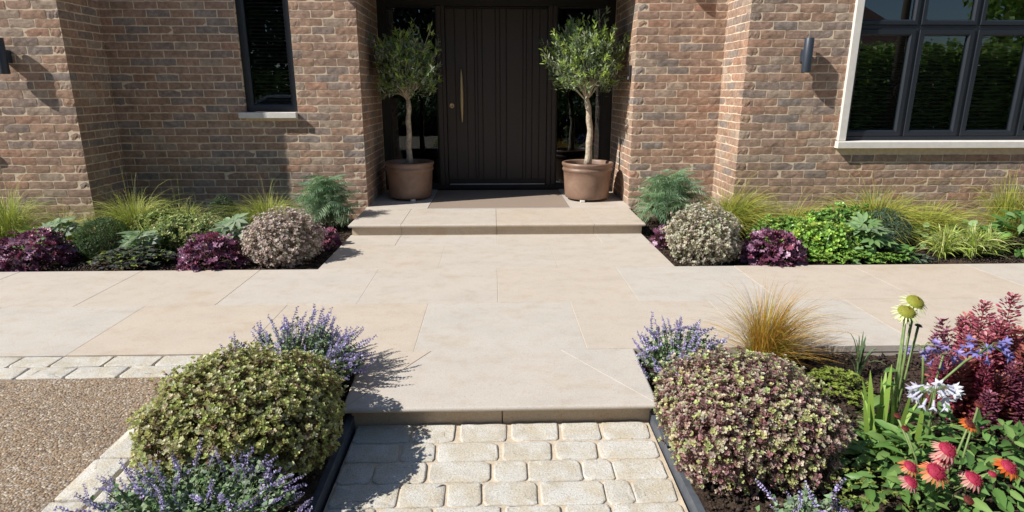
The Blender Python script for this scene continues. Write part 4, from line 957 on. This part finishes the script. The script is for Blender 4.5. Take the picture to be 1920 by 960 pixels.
catmint(.86, 2.66, -.05, .20, .30, 130, 'catmint right of the step behind the purple variegated mound', (.0, 0), 1.0, .10)
catmint(.90, 1.52, -.05, .17, .19, 90, 'catmint at the bottom edge below the purple variegated mound', (.05, 0), 1.0, .085)

# coneflowers
def cone_mesh(col, col2, r=1.0, hgt=.7, sp=1.0):
    lm = LM(); V = []; F = []; n = 14; rings = 5; c = []
    for i in range(rings+1):
        a = PI/2*i/rings
        for j in range(n): V.append((r*math.cos(a)*math.cos(2*PI*j/n), r*math.cos(a)*math.sin(2*PI*j/n), hgt*math.sin(a))); c.append(np.array(col)*(1-i/rings)+np.array(col2)*i/rings)
    for i in range(rings):
        for j in range(n): j2 = (j+1) % n; F += [(i*n+j, i*n+j2, (i+1)*n+j2), (i*n+j, (i+1)*n+j2, (i+1)*n+j)]
    lm.raw(V, F, np.array(c)); m = 150; d = rdir(m*2); d = d[d[:, 2] > .02][:m]; m = len(d)
    T = T_leaf(.35, .05, 0); lm.add(T, frames(d, rdir(m)), d*np.array([r, r, hgt])*.95, pick([(*col, 2), (*col2, 1)], m, .25), R_.uniform(.14, .3, m)*sp); return lm.mesh('cone', M_petal)
def petals_mesh(pal, n=18, L=1.6, droop=.6, w_=.28):
    lm = LM(); a = np.arange(n)*2*PI/n+R_.normal(size=n)*.06; d = np.stack([np.cos(a), np.sin(a), -droop*R_.uniform(.6, 1.3, n)], 1)
    lm.add(T_long(w_, .2, .03), frames(d, np.tile([0, 0, 1.], (n, 1))), np.stack([np.cos(a)*.7, np.sin(a)*.7, 0*a], 1), pick(pal, n, .12), L*R_.uniform(.8, 1.1, n)); return lm.mesh('petals', M_petal)
CR = cone_mesh((.50,.045,.10), (.32,.025,.05)); CD = cone_mesh((.20,.045,.03), (.10,.02,.02), hgt=.6); CG = cone_mesh((.34,.38,.06), (.26,.22,.03), r=.92, hgt=.62, sp=.5); CB = cone_mesh((.10,.13,.08), (.07,.09,.06))
PO = petals_mesh([(.68,.13,.03,3),(.74,.22,.05,2)], 18, 1.4, .25, .34); PP = petals_mesh([(.66,.30,.28,3),(.72,.40,.32,2),(.58,.20,.20,2)], 24, 1.25, .5, .24); PS = petals_mesh([(.74,.27,.10,3),(.70,.34,.20,2),(.66,.18,.10,2)], 24, 1.2, .4, .27); PY = petals_mesh([(.74,.76,.46,3),(.64,.68,.30,2)], 26, 1.05, .22, .17)
LLM = []
for c in ((.11,.22,.05), (.15,.28,.075), (.20,.32,.09), (.085,.17,.045)):
    lm = LM(); V, F = T_long(.36, .28, .06); cc = np.tile(np.array(c), (len(V), 1)); cc[np.abs(V[:, 0]) < 1e-6] *= 1.18; lm.raw(V, F, cc); LLM.append(lm.mesh('leaf', M_leaf))
def flower(t, base, pos, r, cone, pet, tilt=(0, -.3), stem=.0035, ox=(0, 0, 0)):
    p = np.array(pos)-np.array(t.location); b0 = np.array(base)-np.array(t.location); dv = nrm(np.array([tilt[0], tilt[1], 1.]))
    M = matfrom(frames(np.cross(dv, np.array([1, .2, 0]))[None], dv[None])[0], p, r)
    MB().tube([tuple(b0), tuple((b0+p)/2+np.array([0, 0, .02])), tuple(p-dv*r*.1)], stem, 6).done('stem', M_stem, t)
    h = inst('flower_head', cone, t, M=M)
    if pet: inst('petals', pet, h)
    return h
t = plant('coneflower', 1.52, 1.74, -.05, 'red and orange coneflower clump in the lower right corner', 'coneflower')
for i in range(760):
    a = R_.uniform(0, 2*PI); q = math.sqrt(R_.random()); x, y = .50*q*math.cos(a)+.17, .38*q*math.sin(a)+.02; zz = .20*(1-.5*q*q)*R_.uniform(.3, 1.0)
    d = nrm(np.array([math.cos(a)+R_.normal()*.5, math.sin(a)-.3+R_.normal()*.5, R_.uniform(-.1, .6)])); nn = np.array([0, -.15, 1.])+R_.normal(size=3)*.5
    inst('leaf', LLM[int(R_.integers(4))], t, M=matfrom(frames(d[None], nn[None])[0], (x, y, zz), R_.uniform(.038, .085)))
for (x, y, z, r, cn, pt, tl) in ((1.553,1.75,.250,.014,CD,PO,(.25,-.5)), (1.381,1.85,.225,.010,CD,None,(0,-.3)), (1.379,1.80,.206,.011,CD,None,(.1,-.3)), (1.385,1.62,.240,.022,CR,PP,(.25,-.45)), (1.263,1.60,.198,.016,CR,PS,(.2,-.4)),
        (1.330,1.58,.192,.023,CR,PS,(.05,-.6)), (1.395,1.64,.195,.019,CR,PP,(.2,-.3)), (1.470,1.60,.150,.021,CR,PP,(.3,-.4)), (1.621,1.65,.155,.020,CR,PO,(.3,-.5)), (1.210,1.52,.200,.017,CR,PP,(.5,-.3)), (1.379,1.50,.150,.012,CD,None,(.1,-.4)), (1.66,1.85,.262,.012,CD,None,(.1,-.3)), (1.575,1.65,.130,.010,CR,None,(0,-.3))):
    flower(t, (1.5+.35*(x-1.5), 1.76, -.03), (x, y, z), r*1.15, cn, pt, tl)
t = plant('green_coneflower', 1.56, 2.10, -.05, 'tall lime coneflower with two yellow green flower heads', 'coneflower')
for (x, z, r, cn, pt, tl, y) in ((1.555, .548, .034, CG, PY, (.12, -.55), 2.1), (1.515, .518, .033, CG, PY, (-.05, -.5), 2.08), (1.545, .475, .019, CG, PY, (0, -.3), 2.12), (1.572, .492, .010, CB, None, (0, 0), 2.12), (1.60, .445, .0125, CB, None, (.2, 0), 2.12)):
    flower(t, (1.555+.25*(x-1.55), y, -.05), (x, y, z), r, cn, pt, tl, .0045)
for (x, y, z, dx, dz, s) in ((-.03,0,.20,-1,.15,.14), (.02,0,.16,1,.1,.12), (-.02,0,.12,-1,.25,.13), (.03,0,.24,.9,.3,.09), (-.03,-.02,.27,-.9,.5,.08), (.0,-.03,.10,-.5,.2,.12), (.03,-.02,.08,.7,.1,.12), (-.02,.01,.32,-.9,.3,.07)):
    inst('leaf', LLM[int(R_.integers(1, 3))], t, M=matfrom(frames(np.array([[dx, -.4, dz]]), np.array([[0, -.3, 1.]]))[0], (x, y, z), s))
# agapanthus
def floret(pal):
    lm = LM(); n = 6; a = np.arange(n)*2*PI/n; lm.tube([(0,0,0), (0,0,.45)], [.05, .11], np.array(pal[0][:3])*.9, 6)
    d = np.stack([np.cos(a)*.55, np.sin(a)*.55, np.full(n, .8)], 1); lm.add(T_long(.34, .25, .03), frames(d, np.stack([-np.cos(a), -np.sin(a), .6+0*a], 1)), np.tile([0, 0, .4], (n, 1)), pick(pal, n, .08), .62); return lm.mesh('floret', M_petal)
FW = floret([(.66,.66,.78,3),(.74,.74,.80,3)]); FB = floret([(.26,.24,.58,3),(.34,.32,.66,2)]); FV = floret([(.30,.24,.55,3),(.42,.36,.62,2)])
def umbel(t, pos, n, r, fl, base, sz, droop=.0):
    p = np.array(pos)-np.array(t.location); b0 = np.array(base)-np.array(t.location)
    MB().tube([tuple(b0), tuple(b0*.4+p*.6+np.array([0, 0, .02])), tuple(p)], .0045, 6).done('stem', M_stem, t); st = LM()
    for i in range(n):
        a = i*2.39996; z = .9-1.5*((i*7) % n+.5)/n; d = nrm(np.array([math.cos(a), math.sin(a)*.9, z])); e = p+d*r*np.array([1, .8, .75]); st.tube([p, (p+e)/2+np.array([0, 0, .012]), e], .0012, (.2, .28, .1), 3)
        dv = nrm(d+np.array([0, 0, -.35-droop])); inst('floret', fl, t, M=matfrom(frames(np.cross(dv, np.array([.3, 1, .2]))[None], dv[None])[0], e, sz*R_.uniform(.85, 1.1)))
    st.done('flower_stalk', M_matte, t, 'stuff')
t = plant('agapanthus', 1.60, 1.96, -.05, 'white agapanthus flower head with drooping trumpets', 'agapanthus'); umbel(t, (1.578, 1.95, .262), 17, .050, FW, (1.60, 1.97, -.05), .054, .55)
t = plant('agapanthus', 1.80, 2.26, -.05, 'violet agapanthus drooping beside the lime coneflower', 'agapanthus'); umbel(t, (1.735, 2.25, .300), 11, .045, FV, (1.80, 2.27, -.05), .040, .3); umbel(t, (1.825, 2.25, .262), 10, .045, FV, (1.82, 2.27, -.05), .042, .5)
t = plant('agapanthus', 1.74, 2.08, -.05, 'blue agapanthus leaning before the red leaved shrub', 'agapanthus'); umbel(t, (1.895, 2.13, .345), 13, .055, FB, (1.66, 2.08, .19), .044, .2)
# iris fans and leaf clump
def blade_mesh(c, bend):
    lm = LM(); m = 7; s = np.linspace(0, 1, m); P = np.stack([bend*s**2.2, 0*s, s-.35*abs(bend)*s**2.4], 1)[None]; wv = np.array([[.05, .06, .068, .066, .055, .036, .004]]); f = np.linspace(.8, 1.25, m)[None, :, None]
    lm.ribbon(P, np.array([[[.25, .97, 0]]])*np.ones((1, m, 1)), wv, np.array(c)[None, None]*f); return lm.mesh('blade', M_leaf)
IB = [blade_mesh(c, b) for c, b in (((.25,.38,.07), .05), ((.29,.43,.09), .35), ((.34,.46,.12), .8), ((.23,.36,.07), .15))]
t = plant('iris_clump', 1.50, 2.03, -.05, 'upright clump of broad light green sword leaves', 'strappy plant')
for (x, y, a, s, k, tilt) in ((-.06,0,1.2,.30,0,-.15), (-.03,.01,1.6,.27,3,.0), (-.05,-.03,1.4,.23,1,-.25), (0,-.02,1.8,.25,0,.18), (-.09,.02,2.8,.20,1,-.3), (.02,0,-.3,.24,2,.2), (.07,-.05,1.5,.24,0,.02), (.09,-.06,1.7,.15,3,.12), (-.10,-.05,3.0,.18,2,-.2), (.04,.03,.6,.2,1,.2), (-.07,.02,1.9,.26,3,-.05), (-.04,.03,1.1,.29,1,.08), (-.08,-.02,1.5,.22,0,-.2), (.01,.01,2.2,.27,3,.05), (-.05,-.05,3.4,.24,2,-.1), (.03,-.06,-.5,.22,2,.15), (-.02,.02,.9,.31,0,-.02), (-.02,-.07,4.2,.17,2,0), (.06,-.02,.2,.19,2,.2)):
    s *= 1.2; M = Matrix.Translation((x, y, 0)) @ Matrix.Rotation(tilt, 4, 'Y') @ Matrix.Rotation(a, 4, 'Z') @ Matrix.Diagonal((s, s, s, 1)); inst('blade', IB[k], t, M=M)
lm = LM(); blades(lm, 90, .17, .16, .0045, [(.20,.27,.07,3),(.14,.21,.05,2)], base=.06); lm.done('fine_leaf', M_leaf, t, 'stuff', (.05, .08, 0))
# red leaved shrub of whorled spires
def spire_mesh(pal, k):
    lm = LM(); n = 17; lm.tube([(0,0,0), (.01,0,1)], [.014, .006], (.20, .08, .06), 4); T = T_round(.55, .06)
    for i in range(n):
        z = .10+.90*i/(n-1); m = 17; a = R_.uniform(0, 6.28, m); d = np.stack([np.cos(a), np.sin(a), np.full(m, .15+.5*(i/n)**3)], 1)
        lm.add(T, frames(d, np.tile([0, 0, 1.], (m, 1))+R_.normal(size=(m, 3))*.2), np.tile([0, 0, z], (m, 1))+d*(R_.uniform(.02, .26, m)*(1-.6*(i/n)**1.3))[:, None]*np.array([1, 1, .45]), pick(pal, m, .2), (.15*(1-.35*(i/n)))*R_.uniform(.7, 1.2, m)*np.array(1.0))
    return lm.mesh('spire', M_leaf)
RS = [spire_mesh(p, k) for k, p in enumerate([[(.44,.10,.14,3),(.55,.22,.24,2),(.28,.06,.09,2)], [(.36,.05,.10,3),(.50,.15,.19,2),(.22,.03,.06,2)], [(.22,.06,.10,3),(.33,.11,.16,2)], [(.42,.15,.12,3),(.36,.12,.08,2),(.26,.06,.07,2)]])]
t = plant('red_shrub', 2.22, 2.34, -.05, 'crimson leaved shrub with pointed spires at the right edge', 'shrub')
for i in range(95):
    a = i*2.39996; q = math.sqrt((i+.5)/95); x, y = .28*q*math.cos(a), .22*q*math.sin(a); top = (.46-.17*q*q)*R_.uniform(.5, 1.06); L = min(top, R_.uniform(.20, .32)); wd_ = R_.uniform(.14, .19)
    d = nrm(np.array([x*.55+R_.normal()*.03, y*.55-.02+R_.normal()*.03, .5])); P = (x, y, max(top-L, .0)); M = matfrom(frames(np.cross(d, np.array([1., .3, 0]))[None], d[None])[0], P, 1.0) @ Matrix.Diagonal((wd_, wd_, L, 1)); inst('spire', RS[int(R_.integers(4))], t, M=M)
for x, y, z, L, k in ((-.165, .03, .235, .25, 0), (-.035, .05, .25, .26, 0), (-.13, -.03, .20, .22, 0), (-.21, -.02, .10, .2, 1), (.06, -.04, .27, .22, 2), (-.22, .02, .17, .2, 0)): inst('spire', RS[k], t, M=Matrix.Translation((x, y, z)) @ Matrix.Diagonal((L*.72, L*.72, L, 1)))
b = MB()
for i in range(30): a = R_.uniform(0, 6.28); q = R_.uniform(.1, .9); b.tube([(.05*math.cos(a), .05*math.sin(a), -.01), (.3*q*math.cos(a), .24*q*math.sin(a), .28*(1-.4*q*q))], [.004, .003], 5, False)
b.done('stem', M_twig, t)
# fallen leaf
V, F = T_leaf(.7, .18, .1); lm = LM(); lm.raw(V, F, (.28, .10, .04)); lo = lm.done('fallen_leaf', M_matte, None, None); lo.matrix_basis = matfrom(frames(np.array([[.8, .3, .2]]), np.array([[0, -.2, 1.]]))[0], (.70+.035, 2.20, -.035), .042); tag(lo, 'dry orange brown leaf lying on the soil by the right edging', 'leaf')

# ------------------------------------------------------------------ what the panes mirror, across the drive behind the camera
def far_tree(x, y, h, r, label, pal):
    t = plant('tree', x, y, -.3, label, 'tree', 'trees across the drive seen only in the glass'); MB().tube([(0,0,0), (.05,.03,h*.5), (0,.1,h*.8)], [.20, .15, .06], 9).done('trunk', M_twig, t)
    lm = LM(); n = 7000; d = rdir(n); P = np.array([0, 0, h*.62])+d*np.array([r, r, h*.42])*(lump(d, 9, .16)*R_.uniform(.5, 1.05, n))[:, None]
    lm.add(T_leaf(.6, .1, .1), frames(rdir(n), rdir(n)), P, pick(pal, n, .2), R_.uniform(.2, .42, n)); lm.done('crown', M_leaf, t, 'stuff')
DK = [(.045,.075,.025,3),(.07,.10,.03,2)]; LT = [(.34,.46,.08,3),(.22,.34,.07,2)]
for k, (x, y, h, r_, lab, p) in enumerate(((-13, -12, 9, 3.0, 'tall dark tree mirrored in the narrow window', DK), (-8.5, -11, 8.5, 2.7, 'broad dark tree left of the drive mirrored in the glass', DK), (-3.6, -12.5, 9, 2.9, 'dark tree mirrored in the left door glass', DK), (1.0, -12, 8, 2.6, 'dark tree mirrored behind the front door posts', DK), (5.0, -12.5, 8.5, 2.8, 'dark tree mirrored in the right door glass', DK), (22.5, -13, 9, 3.2, 'leafy tree mirrored in the right casement panes', LT))): far_tree(x, y, h, r_, lab, p)
def hedge(x0, x1, y0, y1, z1, label, pal, n):
    t = plant('hedge', (x0+x1)/2, (y0+y1)/2, -.3, label, 'hedge'); lm = LM(); P = np.stack([R_.uniform(x0-t.location.x, x1-t.location.x, n), R_.uniform(y0-t.location.y, y1-t.location.y, n), R_.uniform(0, z1+.3, n)], 1); P += R_.normal(size=P.shape)*.12
    lm.add(T_leaf(.6, .1, .1), frames(rdir(n), rdir(n)), P, pick(pal, n, .2), R_.uniform(.12, .26, n)); lm.done('foliage', M_leaf, t, 'stuff')
hedge(-9, 7, -4.3, -3.3, .75, 'low dark hedge added behind the camera to darken the door glass', DK, 16000); hedge(-16, 9, -10.2, -9.2, 1.9, 'long low hedge across the drive mirrored in the glass', LT, 26000); hedge(12.6, 24, -10.4, -9.4, 2.7, 'tall sunlit hedge mirrored in the right casement panes', LT, 24000)  # first hedge is added to cover bright ground mirrored in the door glass
nh = plant('neighbour_house', 12.2, -14, -.3, 'neighbouring red brick house mirrored in the right casement', 'house')
MB().box((-3.2, -3, 0), (3.2, 3, 3.0)).done('wall', BRM[2], nh); b = MB(); b.add([(-3.5,-3.3,3.0),(3.5,-3.3,3.0),(3.5,3.3,3.0),(-3.5,3.3,3.0),(-2.0,0,5.2),(2.0,0,5.2)], [(0,1,5,4),(1,2,5),(2,3,4,5),(3,0,4),(0,3,2,1)]); b.done('roof', simple('roof_tile', (.13, .06, .045), .9, 8, .3), nh)
for x in (-1.6, 1.4): 
    wq = MB().box((x-.55, 3.0, 1.1), (x+.55, 3.06, 2.3), .02).done('window', M_sill, nh); MB().box((x-.47, 3.062, 1.18), (x+.47, 3.08, 2.22)).done('pane', M_room, wq)
tp = plant('telegraph_pole', 13.4, -9.0, -.3, 'brown wooden pole mirrored in the right casement', 'pole'); MB().tube([(0,0,0), (0,0,8)], [.14, .10], 10).done('shaft', M_twig, tp)

cp = plant('parked_car', -5.9, -7.0, -.3, 'pale silver car mirrored low in the narrow left window', 'car')
M_car = simple('silver_paint', (.62, .64, .66), .25, metal=.3)
pr = [(-2.1, .35), (2.1, .35), (2.12, .62), (2.0, .82), (1.15, .95), (.45, 1.42), (-.95, 1.45), (-1.7, 1.05), (-2.1, .95)]
V = [(x, sg*(.86 if z < 1.0 else .66), z) for sg in (-1, 1) for x, z in pr]; k = len(pr)
inst('body', pymesh('body', V, [tuple(range(k)), tuple(range(k, 2*k))[::-1]]+[(i, k+i, k+(i+1) % k, (i+1) % k) for i in range(k)], M_car), cp)
for sg in (-1, 1):
    V = [(x, sg*y, z) for x, y, z in ((1.0, .85, 1.0), (.42, .69, 1.36), (-.9, .69, 1.38), (-1.5, .84, 1.05))]; inst('window', pymesh('window', V, [(0,1,2,3)], M_room), cp)
    for x in (-1.35, 1.35): 
        b = MB(); b.tube([(x, sg*.70, .32), (x, sg*.88, .32)], .32, 20); wq = b.done('wheel', M_room, cp); b = MB(); b.tube([(x, sg*.87, .32), (x, sg*.892, .32)], .2, 14); b.done('rim', M_silver, wq)
